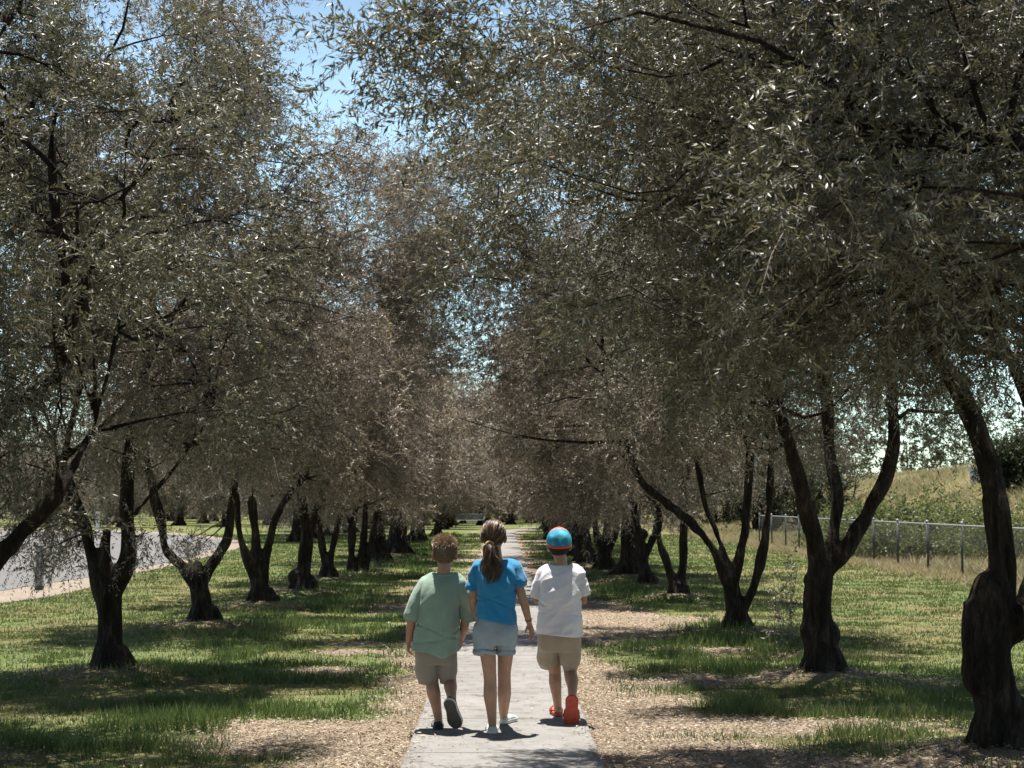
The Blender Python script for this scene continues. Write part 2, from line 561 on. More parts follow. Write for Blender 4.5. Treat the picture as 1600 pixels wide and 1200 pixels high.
def box(bm, c, sx, sy, sz, rz=0.0, rx=0.0):
    m = Matrix.Translation(c) @ Matrix.Rotation(rz, 4, 'Z') @ Matrix.Rotation(rx, 4, 'X') @ Matrix.Diagonal((sx, sy, sz, 1))
    return bmesh.ops.create_cube(bm, size=1, matrix=m)['verts']


def tube_pts(bm, pts, radii, seg=8, cap=True):
    """tube along pts (Vectors)"""
    rings = []
    prev = None
    n = len(pts)
    for i, p in enumerate(pts):
        t = (pts[min(i + 1, n - 1)] - pts[max(i - 1, 0)]).normalized()
        if prev is None:
            a = t.orthogonal().normalized()
        else:
            a = (prev - t * prev.dot(t)).normalized()
        prev = a
        b = t.cross(a)
        r = radii[i] if hasattr(radii, '__len__') else radii
        rings.append([bm.verts.new(p + (a * math.cos(k * 2 * math.pi / seg) + b * math.sin(k * 2 * math.pi / seg)) * r) for k in range(seg)])
    for A, B in zip(rings, rings[1:]):
        for k in range(seg):
            bm.faces.new((A[k], A[(k + 1) % seg], B[(k + 1) % seg], B[k]))
    if cap:
        bm.faces.new(rings[0][::-1]); bm.faces.new(rings[-1])
    return rings


# grey post on the gravel, white marker post across the road
g = G(61, 922)
t = empty('roadside_post', (g.x, g.y, 0))
tag(t, 'short grey square post standing on the gravel at the road edge', 'post')
bm = bmesh.new(); box(bm, Vector((0, 0, 0.39)), 0.11, 0.11, 0.82)
bmesh.ops.bevel(bm, geom=bm.edges[:], offset=0.012, segments=2, affect='EDGES')
from_bm('post_shaft', bm, M_GREYPOST, t, smooth=False)
bm = bmesh.new(); box(bm, Vector((0, 0, 0.03)), 0.13, 0.13, 0.1)
bmesh.ops.bevel(bm, geom=bm.edges[:], offset=0.008, segments=1, affect='EDGES')
from_bm('post_collar', bm, M_POSTDARK, t, smooth=False)
g = G(152, 827.5)
t = empty('marker_post', (g.x, g.y, 0))
tag(t, 'white marker post on the far side of the road', 'post')
bm = bmesh.new(); box(bm, Vector((0, 0, 0.5)), 0.24, 0.12, 1.06)
bmesh.ops.bevel(bm, geom=bm.edges[:], offset=0.02, segments=2, affect='EDGES')
from_bm('post_shaft', bm, M_WHITEPAINT, t, smooth=False)
bm = bmesh.new(); box(bm, Vector((0, -0.065, 0.85)), 0.2, 0.016, 0.16)
from_bm('reflector', bm, M_GREYPOST, t, smooth=False)

# ------------------------------------------------------------------ park bench far down the path
g = G(733, 823)
t = empty('park_bench', (g.x, g.y, 0), math.radians(-4))
tag(t, 'blue grey slatted park bench seen from behind far down the path', 'bench')
BW = 1.9
bm = bmesh.new()
for k in range(3):
    box(bm, Vector((0, -0.02 - 0.03 * k, 0.50 + 0.135 * k)), BW, 0.03, 0.12, 0, math.radians(8))
bmesh.ops.bevel(bm, geom=bm.edges[:], offset=0.006, segments=1, affect='EDGES')
from_bm('backrest', bm, M_BENCH, t, smooth=False)
bm = bmesh.new()
for k in range(4):
    box(bm, Vector((0, 0.09 + 0.115 * k, 0.42)), BW, 0.1, 0.03)
bmesh.ops.bevel(bm, geom=bm.edges[:], offset=0.006, segments=1, affect='EDGES')
from_bm('seat', bm, M_BENCH, t, smooth=False)
for s in (-1, 1):
    bm = bmesh.new()
    tube_pts(bm, [Vector((s * (BW / 2 - 0.06), -0.02, 0)), Vector((s * (BW / 2 - 0.06), 0.0, 0.42)), Vector((s * (BW / 2 - 0.06), -0.1, 0.84))], 0.025, 8)
    tube_pts(bm, [Vector((s * (BW / 2 - 0.06), 0.44, 0)), Vector((s * (BW / 2 - 0.06), 0.44, 0.40))], 0.025, 8)
    tube_pts(bm, [Vector((s * (BW / 2 - 0.06), 0.0, 0.39)), Vector((s * (BW / 2 - 0.06), 0.46, 0.39))], 0.022, 8)
    from_bm('leg', bm, M_POSTDARK, t)

# ------------------------------------------------------------------ chain-link fence
M_MESH, nt, p, out = mat('chain_link_wire')
tc = node(nt, 'ShaderNodeTexCoord')
mp1 = node(nt, 'ShaderNodeSeparateXYZ')
nt.links.new(tc.outputs['Object'], mp1.inputs[0])
def diag(sgn):
    a = node(nt, 'ShaderNodeMath', operation='MULTIPLY'); a.inputs[1].default_value = sgn
    nt.links.new(mp1.outputs['Z'], a.inputs[0])
    b = node(nt, 'ShaderNodeMath', operation='ADD')
    nt.links.new(mp1.outputs['Y'], b.inputs[0]); nt.links.new(a.outputs[0], b.inputs[1])
    c = node(nt, 'ShaderNodeMath', operation='MULTIPLY'); c.inputs[1].default_value = 1 / 0.085
    nt.links.new(b.outputs[0], c.inputs[0])
    d = node(nt, 'ShaderNodeMath', operation='FRACT'); nt.links.new(c.outputs[0], d.inputs[0])
    e = node(nt, 'ShaderNodeMath', operation='LESS_THAN'); e.inputs[1].default_value = 0.11
    nt.links.new(d.outputs[0], e.inputs[0])
    return e
e1, e2 = diag(1), diag(-1)
mx = node(nt, 'ShaderNodeMath', operation='MAXIMUM')
nt.links.new(e1.outputs[0], mx.inputs[0]); nt.links.new(e2.outputs[0], mx.inputs[1])
tr = node(nt, 'ShaderNodeBsdfTransparent')
ms = node(nt, 'ShaderNodeMixShader')
nt.links.new(mx.outputs[0], ms.inputs[0]); nt.links.new(tr.outputs[0], ms.inputs[1]); nt.links.new(p.outputs[0], ms.inputs[2])
nt.links.new(ms.outputs[0], out.inputs[0])
p.inputs['Base Color'].default_value = (0.38, 0.39, 0.40, 1)
p.inputs['Roughness'].default_value = 0.5
FX = 9.75
FH = 1.08
fen = empty('chain_link_fence', (FX, 20, 0))
tag(fen, 'low galvanised chain link fence between lawn and grassy bank', 'fence')
posts = [22.6 + 2.55 * k for k in range(15)]
for yy in posts:
    dx = 0.03 * math.sin(yy * 3.1)
    bm = bmesh.new()
    tube_pts(bm, [Vector((dx, yy - 20, -0.1)), Vector((dx + 0.015 * math.sin(yy), yy - 20, FH + 0.03))], 0.027, 8)
    po = from_bm('post', bm, M_POSTDARK, fen)
    bm = bmesh.new()
    bmesh.ops.create_uvsphere(bm, u_segments=10, v_segments=6, radius=0.038, matrix=Matrix.Translation((dx + 0.015 * math.sin(yy), yy - 20, FH + 0.05)))
    from_bm('post_cap', bm, M_GALV, po)
bm = bmesh.new()
tube_pts(bm, [Vector((0, yy - 20, FH)) for yy in posts], 0.018, 6)
from_bm('top_rail', bm, M_GALV, fen)
ys = np.linspace(posts[0], posts[-1], 120)
Vv = np.concatenate([np.stack([0.04 + 0 * ys, ys - 20, 0.03 + 0 * ys], 1), np.stack([0.04 + 0 * ys, ys - 20, FH - 0.01 + 0 * ys], 1)])
ii = np.arange(119)
obj('wire_mesh', np_mesh('wire_mesh', Vv, np.stack([ii, ii + 1, ii + 121, ii + 120], 1), [M_MESH]), fen)


# ------------------------------------------------------------------ grass, weeds, litter
def on_road(x, y):
    """true on asphalt or gravel"""
    poly = np.array(shoulder)
    ins = np.zeros(x.shape, bool)
    j = len(poly) - 1
    for i in range(len(poly)):
        xi, yi = poly[i]; xj, yj = poly[j]
        c = ((yi > y) != (yj > y)) & (x < (xj - xi) * (y - yi) / (yj - yi + 1e-12) + xi)
        ins ^= c; j = i
    return ins


def blades(name, x, y, h, w, rnd, m, lean=0.35, kind_label=None, z=None):
    n = len(x)
    z = height(x, y) - 0.01 if z is None else z
    a = RNG.uniform(0, 2 * math.pi, n); b = RNG.uniform(0, 2 * math.pi, n)
    base = np.stack([x, y, z], 1)
    dx = np.stack([np.cos(a), np.sin(a), 0 * a], 1) * (w / 2)[:, None]
    ln = np.stack([np.cos(b), np.sin(b), 0 * b], 1) * (h * lean * RNG.uniform(0.2, 1.4, n))[:, None]
    tip = base + ln + np.stack([0 * h, 0 * h, h], 1)
    V = np.stack([base - dx, base + dx, tip], 1).reshape(-1, 3)
    F = np.arange(3 * n).reshape(n, 3)
    me = np_mesh(name, V, F, [m], fattr={'rnd': rnd})
    o = obj(name, me)
    tag(o, kind_label, kind='stuff')
    return o


def scatter(n, y0, y1, xl=None, xr=None, power=1.0):
    """random ground points inside the view wedge, denser near the camera"""
    t = RNG.uniform(0, 1, n)
    y = y0 * (y1 / y0) ** t
    half = 0.40 * y + 1.6
    x = RNG.uniform(-1, 1, n) * half
    return x, y


xs, ys = scatter(960000, 7.0, 75)
m_, d_ = grass_mask(xs, ys)
tuft = fbm(xs * 2.2, ys * 2.2, 81)
keep = (RNG.uniform(0, 1, len(xs)) < m_ * (0.25 + 0.75 * sstep(0.35, 0.6, tuft))) & (np.abs(xs) > 0.66) & (xs < 9.4) & ~on_road(xs, ys)
xs, ys, d_, tuft = xs[keep], ys[keep], d_[keep], tuft[keep]
near_row = np.exp(-((np.abs(xs) - 2.3) / 1.3) ** 2)
hh = (0.030 + 0.062 * near_row * sstep(0.45, 0.72, tuft)) * RNG.uniform(0.5, 1.5, len(xs)) * (1 + 0.012 * ys)
ww = (0.004 + 0.0006 * ys) * RNG.uniform(0.7, 1.3, len(xs))
rn = np.clip(RNG.uniform(0, 0.8, len(xs)) + 0.45 * d_ * RNG.uniform(0, 1, len(xs)), 0, 1)
blades('grass', xs, ys, hh, ww, rn, M_GRASS, 0.5, 'green turf with seedy tufts under the olive rows')

# dead leaves lying on the bare strips
xs, ys = scatter(540000, 7.0, 32)
m_, d_ = grass_mask(xs, ys)
keep = (RNG.uniform(0, 1, len(xs)) < (1 - m_) * 0.9 + 0.05) & (xs < 9) & ((np.abs(xs) > 0.6) | (RNG.uniform(0, 1, len(xs)) < 0.02 + 0.5 * sstep(0.42, 0.6, np.abs(xs)) * fbm(xs * 2, ys * 1.5, 14))) & ~on_road(xs, ys)
xs, ys = xs[keep], ys[keep]
n = len(xs)
zz = np.where(np.abs(xs) < 0.6, 0.038, height(xs, ys) + 0.008) + RNG.uniform(0, 0.012, n)
a = RNG.uniform(0, 2 * math.pi, n)
L = RNG.uniform(0.012, 0.034, n) * (1 + 0.02 * ys); Wd = L * RNG.uniform(0.2, 0.35, n)
ca, sa = np.cos(a), np.sin(a)
tilt = RNG.uniform(-0.35, 0.35, n)
B = np.stack([xs, ys, zz], 1)
ax = np.stack([ca, sa, tilt], 1) * L[:, None]
sd = np.stack([-sa, ca, RNG.uniform(-0.6, 0.6, n)], 1) * Wd[:, None] / 2
Vv = np.stack([B, B + ax * 0.45 + sd, B + ax, B + ax * 0.45 - sd], 1).reshape(-1, 3)
o = obj('leaf_litter', np_mesh('leaf_litter', Vv, np.arange(4 * n).reshape(n, 4), [M_LITTER], fattr={'rnd': RNG.uniform(0, 1, n)}))
tag(o, 'dry fallen olive leaves scattered beside the path', kind='stuff')

# tall dry weeds along the fence and over the bank
n = 45000
ys = RNG.uniform(18, 100, n); xs = FX + RNG.normal(-0.15, 0.45, n) + 0.4 * (fbm(ys * 0.3, ys * 0, 4) - 0.5)
blades('fence_weeds_grass', xs, ys, RNG.uniform(0.04, 0.17, n), np.full(n, 0.02) * RNG.uniform(0.6, 1.6, n), np.clip(RNG.normal(0.5, 0.25, n), 0, 1), M_DRYGRASS, 1.1,
       'pale dry weeds along the foot of the chain link fence')
n = 450000
ys = 20 * (150 / 20) ** RNG.uniform(0, 1, n); xs = RNG.uniform(FX + 0.3, 45, n)
cl = fbm(xs * 0.35, ys * 0.3, 31)
keep = RNG.uniform(0, 1, n) < 0.3 + 0.7 * sstep(0.4, 0.6, cl)
xs, ys, cl = xs[keep], ys[keep], cl[keep]
n = len(xs)
greeny = sstep(0.5, 0.62, fbm(xs * 0.16 + 3, ys * 0.13, 90))
blades('bank_dry_grass', xs, ys, RNG.uniform(0.10, 0.34, n) * (0.6 + cl), np.full(n, 0.035) * RNG.uniform(0.6, 1.6, n),
       np.clip(0.02 + 0.65 * fbm(xs * 0.12, ys * 0.2, 55) + RNG.uniform(-0.3, 0.3, n) - 0.5 * greeny, 0, 1), M_DRYGRASS, 1.2, 'tall dry grass covering the bank behind the fence')
# ------------------------------------------------------------------ olive trees
SHX, SHY = sdir.x / sdir.z, sdir.y / sdir.z
# sunlit patches of the ground kept open by gaps between the crowns: x0, x1, y0, y1
GAPS = [(-0.85, 0.95, 9.75, 16.6), (0.5, 3.1, 10.0, 11.1), (-1.9, -0.5, 10.4, 13.2), (0.5, 1.6, 12.0, 13.6),
        (-2.6, -1.4, 17.9, 20.2), (-0.7, 0.9, 21.6, 22.6), (-7.5, -4.6, 20.5, 22.3), (-4.5, -1.2, 21.3, 21.9), (4.6, 12, 9, 60), (-9, -5.8, 15.4, 16.6),
        (1.2, 3.0, 16.6, 17.1)]


def shaded_out(P):
    """True for crown points whose shadow would fall on one of the sunlit patches"""
    lx = P[:, 0] - P[:, 2] * SHX; ly = P[:, 1] - P[:, 2] * SHY
    jx = 0.25 * (fbm(lx * 1.5, ly * 1.5, 3) - 0.5); jy = 0.7 * (fbm(lx * 0.9, ly * 1.3, 8) - 0.5)
    out = np.zeros(len(P), bool)
    nz = fbm(P[:, 1] * 0.6, P[:, 2] * 0.8, 19) - 0.5
    z, yy, xx = P[:, 2], P[:, 1], P[:, 0] + 0.5 * nz
    out |= (yy > 8) & (yy < 15.5) & (z > 4.0 + 0.8 * nz) & (np.abs(xx + 0.90) < 0.30 + 0.12 * (z - 4))
    out |= (yy >= 15.5) & (yy < 23) & (z > 6.2 + 0.8 * nz) & (np.abs(xx + 1.2) < 0.4)
    out |= (yy >= 23) & (z > 3.2 + 0.8 * nz) & (np.abs(P[:, 0] + 0.3 * nz + 0.85) < 0.42)
    for x0, x1, y0, y1 in GAPS:
        out |= (lx + jx > x0) & (lx + jx < x1) & (ly + jy > y0) & (ly + jy < y1)
    return out


def unit(a):
    return a / np.maximum(np.linalg.norm(a, axis=-1, keepdims=True), 1e-9)


def crown_points(n, c, r, rng, base, zmin=1.2, keep_out=True, gap=-0.02, thin=0.52):
    """clump centres (tree-local) through a lumpy ellipsoid"""
    out = []
    c = np.asarray(c, float); r = np.asarray(r, float)
    off = rng.uniform(0, 50, 3)
    tries = 0
    while len(out) < n and tries < 60:
        tries += 1
        d = unit(rng.normal(size=(400, 3)))
        rad = rng.uniform(0.18, 1.0, 400) ** 0.55
        lump = 0.86 + 0.5 * (vnoise(d[:, 0] * 1.9 + off[0] + d[:, 2], d[:, 1] * 1.9 + off[1] - d[:, 2] * 1.3, 5) - 0.4)
        d = d / (np.abs(d) ** 3).sum(1, keepdims=True) ** (1 / 3)
        q = d * (rad * lump)[:, None]
        q[:, :2] *= (1 - 0.27 * np.clip(q[:, 2], 0, 1))[:, None]      # domed: narrower towards the top
        p = c + q * r
        nz = vnoise(p[:, 0] * 0.95 + off[2], p[:, 1] * 0.95 + p[:, 2] * 1.1, 12)
        ok = (p[:, 2] > zmin + 0.5 * (nz - 0.3)) & (nz > 0.27 + gap)
        w = p + np.asarray(base)
        ok &= (q[:, 2] < 0.2) | (rng.uniform(0, 1, 400) > thin)
        if keep_out:
            ok &= ~shaded_out(w)
        ok &= (w[:, 1] > 5.6) | (not keep_out)
        out.extend(p[ok].tolist())
    return np.array(out[:n])


def grow_leaves(name, centers, ctr, rng, twigs, leaves, llen, lwid, spread=0.12, tlen=(0.15, 0.40), twig_w=0.0032, with_twigs=True, base=(0, 0, 0),
                cull=True, m_leaf=None, droop=0.5):
    N = len(centers)
    T = N * twigs
    C = np.repeat(centers, twigs, 0)
    outw = unit(C - np.asarray(ctr) + 1e-6)
    o = C + rng.normal(size=(T, 3)) * spread
    d = unit(outw * 0.55 + rng.normal(size=(T, 3)) * 0.62 + np.array([0, 0, 0.05]))
    L = rng.uniform(tlen[0], tlen[1], T)
    dr = rng.uniform(0.1, 1.0, T) * droop
    K = leaves
    t = (np.arange(K)[None, :] + rng.uniform(0, 0.8, (T, K))) / K
    t = 0.08 + 0.92 * t
    pos = o[:, None, :] + d[:, None, :] * (L[:, None] * t)[:, :, None]
    pos[:, :, 2] -= (dr * L)[:, None] * t ** 2
    tan = d[:, None, :] + np.zeros((1, K, 1))
    tan = tan.copy(); tan[:, :, 2] -= 2 * dr[:, None] * t
    tan = unit(tan)
    side = unit(np.cross(tan, rng.normal(size=(T, K, 3))))
    axv = unit(tan * rng.uniform(0.35, 0.95, (T, K))[:, :, None] + side * 0.75)
    axv[:, :, 2] -= 0.12
    axv = unit(axv)
    pos = pos.reshape(-1, 3); axv = axv.reshape(-1, 3)
    rnd = np.clip(np.repeat(rng.uniform(0, 1, N), twigs * K) * 0.35 + rng.uniform(0, 0.65, T * K), 0, 1)
    if cull:
        kp = ~shaded_out(pos + np.asarray(base)) | (rng.uniform(0, 1, len(pos)) < 0.06)
        pos, axv, rnd = pos[kp], axv[kp], rnd[kp]
    n = len(pos)
    up = np.array([0, 0, 0.12]) + rng.normal(size=(n, 3)) * 0.8
    w = unit(np.cross(axv, up))
    l = llen * rng.uniform(0.7, 1.25, n); wd = lwid * rng.uniform(0.75, 1.2, n)
    mid = pos + axv * (l * 0.45)[:, None]
    nrm = np.cross(w, axv)
    tip = pos + axv * l[:, None] - nrm * (l * rng.uniform(-0.12, 0.16, n))[:, None]
    V = np.stack([pos, mid - w * (wd / 2)[:, None], tip, mid + w * (wd / 2)[:, None]], 1).reshape(-1, 3)
    F = np.arange(4 * n).reshape(n, 4)
    mi = np.zeros(n, np.int32)
    if with_twigs:
        ts = np.array([0, 0.5, 1.0])
        q = o[:, None, :] + d[:, None, :] * (L[:, None] * ts)[:, :, None]
        q[:, :, 2] -= (dr * L)[:, None] * ts ** 2
        s = unit(np.cross(d, rng.normal(size=(T, 3)))) * twig_w / 2
        tv = np.stack([q - s[:, None, :] * np.array([1.2, 1.0, 0.5])[None, :, None], q + s[:, None, :] * np.array([1.2, 1.0, 0.5])[None, :, None]], 2).reshape(-1, 3)
        b0 = len(V) + np.arange(T) * 6
        tf = np.concatenate([np.stack([b0, b0 + 1, b0 + 3, b0 + 2], 1), np.stack([b0 + 2, b0 + 3, b0 + 5, b0 + 4], 1)])
        V = np.concatenate([V, tv]); F = np.concatenate([F, tf])
        mi = np.concatenate([mi, np.ones(len(tf), np.int32)]); rnd = np.concatenate([rnd, np.full(len(tf), 0.5)])
    return np_mesh(name, V, F, [m_leaf or M_LEAF, M_TWIG], mat_idx=mi, fattr={'rnd': rnd})


def curve_pts(a, b, rng, bow=0.12, n=5, rise=0.0):
    a = np.asarray(a); b = np.asarray(b)
    L = np.linalg.norm(b - a)
    k = rng.normal(size=3) * bow * L + np.array([0, 0, rise * L])
    k2 = rng.normal(size=3) * bow * 0.4 * L
    ts = np.linspace(0, 1, n)
    return [a + (b - a) * t + k * math.sin(math.pi * t) + k2 * math.sin(2 * math.pi * t) for t in ts]


def remeshed(bm, voxel, smooth_it=2):
    me = bpy.data.meshes.new('tmp')
    bmesh.ops.recalc_face_normals(bm, faces=bm.faces)
    bm.to_mesh(me); bm.free()
    ob = bpy.data.objects.new('tmp', me)
    COL.objects.link(ob)
    r = ob.modifiers.new('r', 'REMESH'); r.mode = 'VOXEL'; r.voxel_size = voxel
    if smooth_it:
        s = ob.modifiers.new('s', 'SMOOTH'); s.factor = 0.5; s.iterations = smooth_it
    dg = bpy.context.evaluated_depsgraph_get(); dg.update()
    new = bpy.data.meshes.new_from_object(ob.evaluated_get(dg))
    bpy.data.objects.remove(ob); bpy.data.meshes.remove(me)
    return new


def get_co(me):
    a = np.empty(len(me.vertices) * 3, np.float32); me.vertices.foreach_get('co', a); return a.reshape(-1, 3).astype(float)


def get_no(me):
    a = np.empty(len(me.vertices) * 3, np.float32); me.vertices.foreach_get('normal', a); return a.reshape(-1, 3).astype(float)


def set_co(me, co):
    me.vertices.foreach_set('co', co.astype(np.float32).ravel()); me.update()


def densify(pts, rad, k=4):
    """Catmull-Rom through points with radii"""
    P = [np.asarray(p, float) for p in pts]
    out, ro = [], []
    for i in range(len(P) - 1):
        p0 = P[max(i - 1, 0)]; p1 = P[i]; p2 = P[i + 1]; p3 = P[min(i + 2, len(P) - 1)]
        for s in range(k):
            t = s / k
            out.append(0.5 * (2 * p1 + (p2 - p0) * t + (2 * p0 - 5 * p1 + 4 * p2 - p3) * t * t + (3 * p1 - p0 - 3 * p2 + p3) * t ** 3))
            ro.append(rad[i] * (1 - t) + rad[i + 1] * t)
    out.append(P[-1]); ro.append(rad[-1])
    return out, ro


def build_trunk(chains, burls, rng, centers, voxel=0.022, gnarl=1.0, roots=True, thin_seg=5):
    """chains: list of (points, radii) for trunk and limbs (tree-local). Returns trunk mesh with limbs and branches."""
    bm = bmesh.new()
    nodes, nr = [], []
    for pts, rad in chains:
        P, R_ = densify(pts, rad)
        tube_pts(bm, [Vector(p) for p in P], R_, 12)
        bmesh.ops.create_icosphere(bm, subdivisions=2, radius=R_[-1] * 0.98, matrix=Matrix.Translation(Vector(P[-1])))
        bmesh.ops.create_icosphere(bm, subdivisions=2, radius=R_[0] * 0.98, matrix=Matrix.Translation(Vector(P[0])))
        for q, r in zip(P, R_):
            if q[2] > 1.2:
                nodes.append(q); nr.append(r)
    for (p, r, sc) in burls:
        bmesh.ops.create_icosphere(bm, subdivisions=2, radius=r, matrix=Matrix.Translation(Vector(p)) @ Matrix.Diagonal((*sc, 1)))
    if roots:
        r0 = chains[0][1][0]
        a0 = rng.uniform(0, 6)
        for k in range(6):
            a = a0 + k * 1.05 + rng.uniform(-0.3, 0.3)
            e = Vector((math.cos(a), math.sin(a), 0))
            tube_pts(bm, [Vector((0, 0, 0.28)) + e * r0 * 0.5, e * r0 * 1.05 + Vector((0, 0, 0.13)), e * r0 * rng.uniform(1.4, 1.95) + Vector((0, 0, -0.03))],
                     [r0 * 0.5, r0 * 0.36, r0 * 0.2], 8)
    me = remeshed(bm, voxel, 2)
    co = get_co(me); no = get_no(me)
    disp = np.empty(len(co))
    for i, p in enumerate(co):
        lo = 1.0 if p[2] < 1.6 else 0.5
        q = Vector((p[0] * 3.2, p[1] * 3.2, p[2] * 1.5))
        q2 = Vector((p[0] * 11, p[1] * 11, p[2] * 3.2))
        tw = Vector((math.atan2(p[1], p[0]) * 1.6 + p[2] * 0.7, p[2] * 0.6, 3.1)); disp[i] = (0.036 * mnoise.noise(q) * gnarl + 0.020 * mnoise.noise(q2) - 0.022 * max(0, mnoise.noise(tw * 2.2)) * (p[2] < 1.3)) * lo
    set_co(me, co + no * disp[:, None])
    # thin branches out to every leaf clump
    nodes = np.array(nodes); nr = np.array(nr)
    vs, fs = [], []
    d0 = np.array([np.min(np.linalg.norm(nodes - c, axis=1)) for c in centers])
    cnt = 0
    for ci in np.argsort(d0):
        c = centers[ci]
        dd = np.linalg.norm(nodes - c, axis=1) + 0.9 * np.maximum(nodes[:, 2] - c[2], 0) + 0.02 / np.maximum(nr, 0.004) * 0.2
        k = int(np.argmin(dd)); a = nodes[k]
        L = np.linalg.norm(c - a)
        r_a = min(nr[k] * 0.75, 0.006 + 0.013 * L); r_b = 0.0035
        nseg = 5 if L > 0.5 else 4
        P = curve_pts(a, c, rng, 0.10, nseg, 0.06)
        R_ = np.linspace(r_a, r_b, nseg)
        t = unit(np.diff(np.array(P + [P[-1] + (P[-1] - P[-2])]), axis=0))
        s = unit(np.cross(t, rng.normal(size=3))); b = np.cross(t, s)
        for i in range(nseg):
            for q in range(thin_seg):
                an = q * 2 * math.pi / thin_seg
                vs.append(P[i] + (s[i] * math.cos(an) + b[i] * math.sin(an)) * R_[i])
        for i in range(nseg - 1):
            for q in range(thin_seg):
                u0 = cnt + i * thin_seg + q; u1 = cnt + i * thin_seg + (q + 1) % thin_seg
                fs.append((u0, u1, u1 + thin_seg, u0 + thin_seg))
        cnt += nseg * thin_seg
        nodes = np.concatenate([nodes, np.array(P[1:])]); nr = np.concatenate([nr, R_[1:]])
    tmp = np_mesh('tmp2', vs, fs, [], smooth=True)
    bm = bmesh.new(); bm.from_mesh(me); bm.from_mesh(tmp)
    out = bpy.data.meshes.new('trunk'); bm.to_mesh(out); bm.free()
    bpy.data.meshes.remove(me); bpy.data.meshes.remove(tmp)
    out.materials.clear(); out.materials.append(M_BARK)
    out.polygons.foreach_set('use_smooth', np.full(len(out.polygons), True))
    out.polygons.foreach_set('material_index', np.zeros(len(out.polygons), np.int32))
    return out


def olive(key, label, trunk_px, limbs_px, burls_px=(), crown=((0.0, 0.0, 4.00), (2.4, 1.9, 2.50)), n_clump=260, twigs=28, leaves=20,
          llen=0.044, lwid=0.0115, seed=1, gnarl=1.0, extra_limbs=0, group=None, zmin=1.3, with_twigs=True, grow=3, gap=0.075, droop=0.5, extra_clumps=(), thin=0.52, leaf=None):
    bx, by = BASES[key]
    rng = np.random.default_rng(seed)
    base = np.array([bx, by, 0.0])
    px = FPX / by

    def chain(c):
        pts = []; rad = []
        for (u, v, dd, r) in c:
            w = W(u, v, by + dd)
            pts.append(np.array(w) - base); rad.append(0.78 * r / px)
        return pts, rad
    chains = [chain(c) for c in [trunk_px] + list(limbs_px)]
    c0, cr = np.array(crown[0], float), np.array(crown[1], float)
    tops = [(c[0][-1], c[1][-1]) for c in chains[1:]]
    # limbs carry on up into the crown
    for p, r in tops:
        if p[2] < 1.9: continue          # pruned stubs end where they are
        for k in range(grow):
            tgt = c0 + unit(rng.normal(size=3) * np.array([1, 0.8, 0.5]) + np.array([0, 0, 0.5])) * cr * 0.68
            tgt = tgt * 0.75 + (p + np.array([0, 0, 1.2])) * 0.25
            if tgt[2] < p[2] + 0.1: tgt[2] = p[2] + 0.3
            P = curve_pts(p, tgt, rng, 0.10, 5, 0.05)
            chains.append((P, list(np.linspace(r * 0.8, 0.016, 5))))
    burls = []
    for (u, v, dd, r, sc) in burls_px:
        burls.append((np.array(W(u, v, by + dd)) - base, r / px, sc))
    cen = crown_points(n_clump, c0, cr, rng, base, zmin, gap=gap, thin=thin)
    if len(extra_clumps):
        cen = np.concatenate([cen, np.array([np.array(W(u, v, d)) - base for u, v, d in extra_clumps])])
    t = empty('olive_tree', (bx, by, 0))
    tag(t, label, 'tree', group)
    obj('trunk', build_trunk(chains, burls, rng, cen, 0.020, gnarl), t)
    obj('crown', grow_leaves('crown', cen, c0 - np.array([0, 0, 1.0]), rng, twigs, leaves, llen, lwid, base=base, with_twigs=with_twigs, droop=droop, m_leaf=leaf), t)
    return t


rb = random.Random(12)
MEET_R = [(rb.uniform(640, 800), rb.uniform(210, 450), rb.uniform(17.2, 19.6)) for k in range(46)]
MEET_L = [(rb.uniform(585, 720), rb.uniform(230, 470), rb.uniform(18.2, 20.8)) for k in range(46)]
GR = 'olive trees in the row on the fence side of the path'
GL = 'olive trees in the row on the road side of the path'
# fence-side row ---------------------------------------------------------------------------
olive('r0', 'nearest olive tree, its overhanging boughs filling the top right of the view',
      [(2230, 1900, 0, 95), (2230, 1500, 0, 80), (2220, 1250, 0, 78)],
      [[(2220, 1260, 0, 66), (2120, 900, 0.1, 48), (1900, 500, 0.3, 36), (1640, 240, 0.9, 26), (1330, 195, 1.6, 18)],
       [(2230, 1280, 0, 66), (2260, 900, 0.3, 50), (2300, 300, 0.6, 36)],
       [(2120, 900, 0.1, 40), (1960, 640, 0.8, 30), (1700, 470, 1.7, 22), (1450, 420, 2.6, 15)]],
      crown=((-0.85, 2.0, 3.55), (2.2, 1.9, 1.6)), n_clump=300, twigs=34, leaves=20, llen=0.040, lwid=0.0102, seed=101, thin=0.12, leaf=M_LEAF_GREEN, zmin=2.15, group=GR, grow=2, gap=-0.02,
      extra_clumps=[(610, 70, 5.7), (650, 50, 5.7), (690, 90, 5.8), (640, 120, 5.9), (700, 40, 5.8), (760, 60, 5.9), (720, 150, 6.0), (800, 120, 6.0), (860, 60, 6.0)])
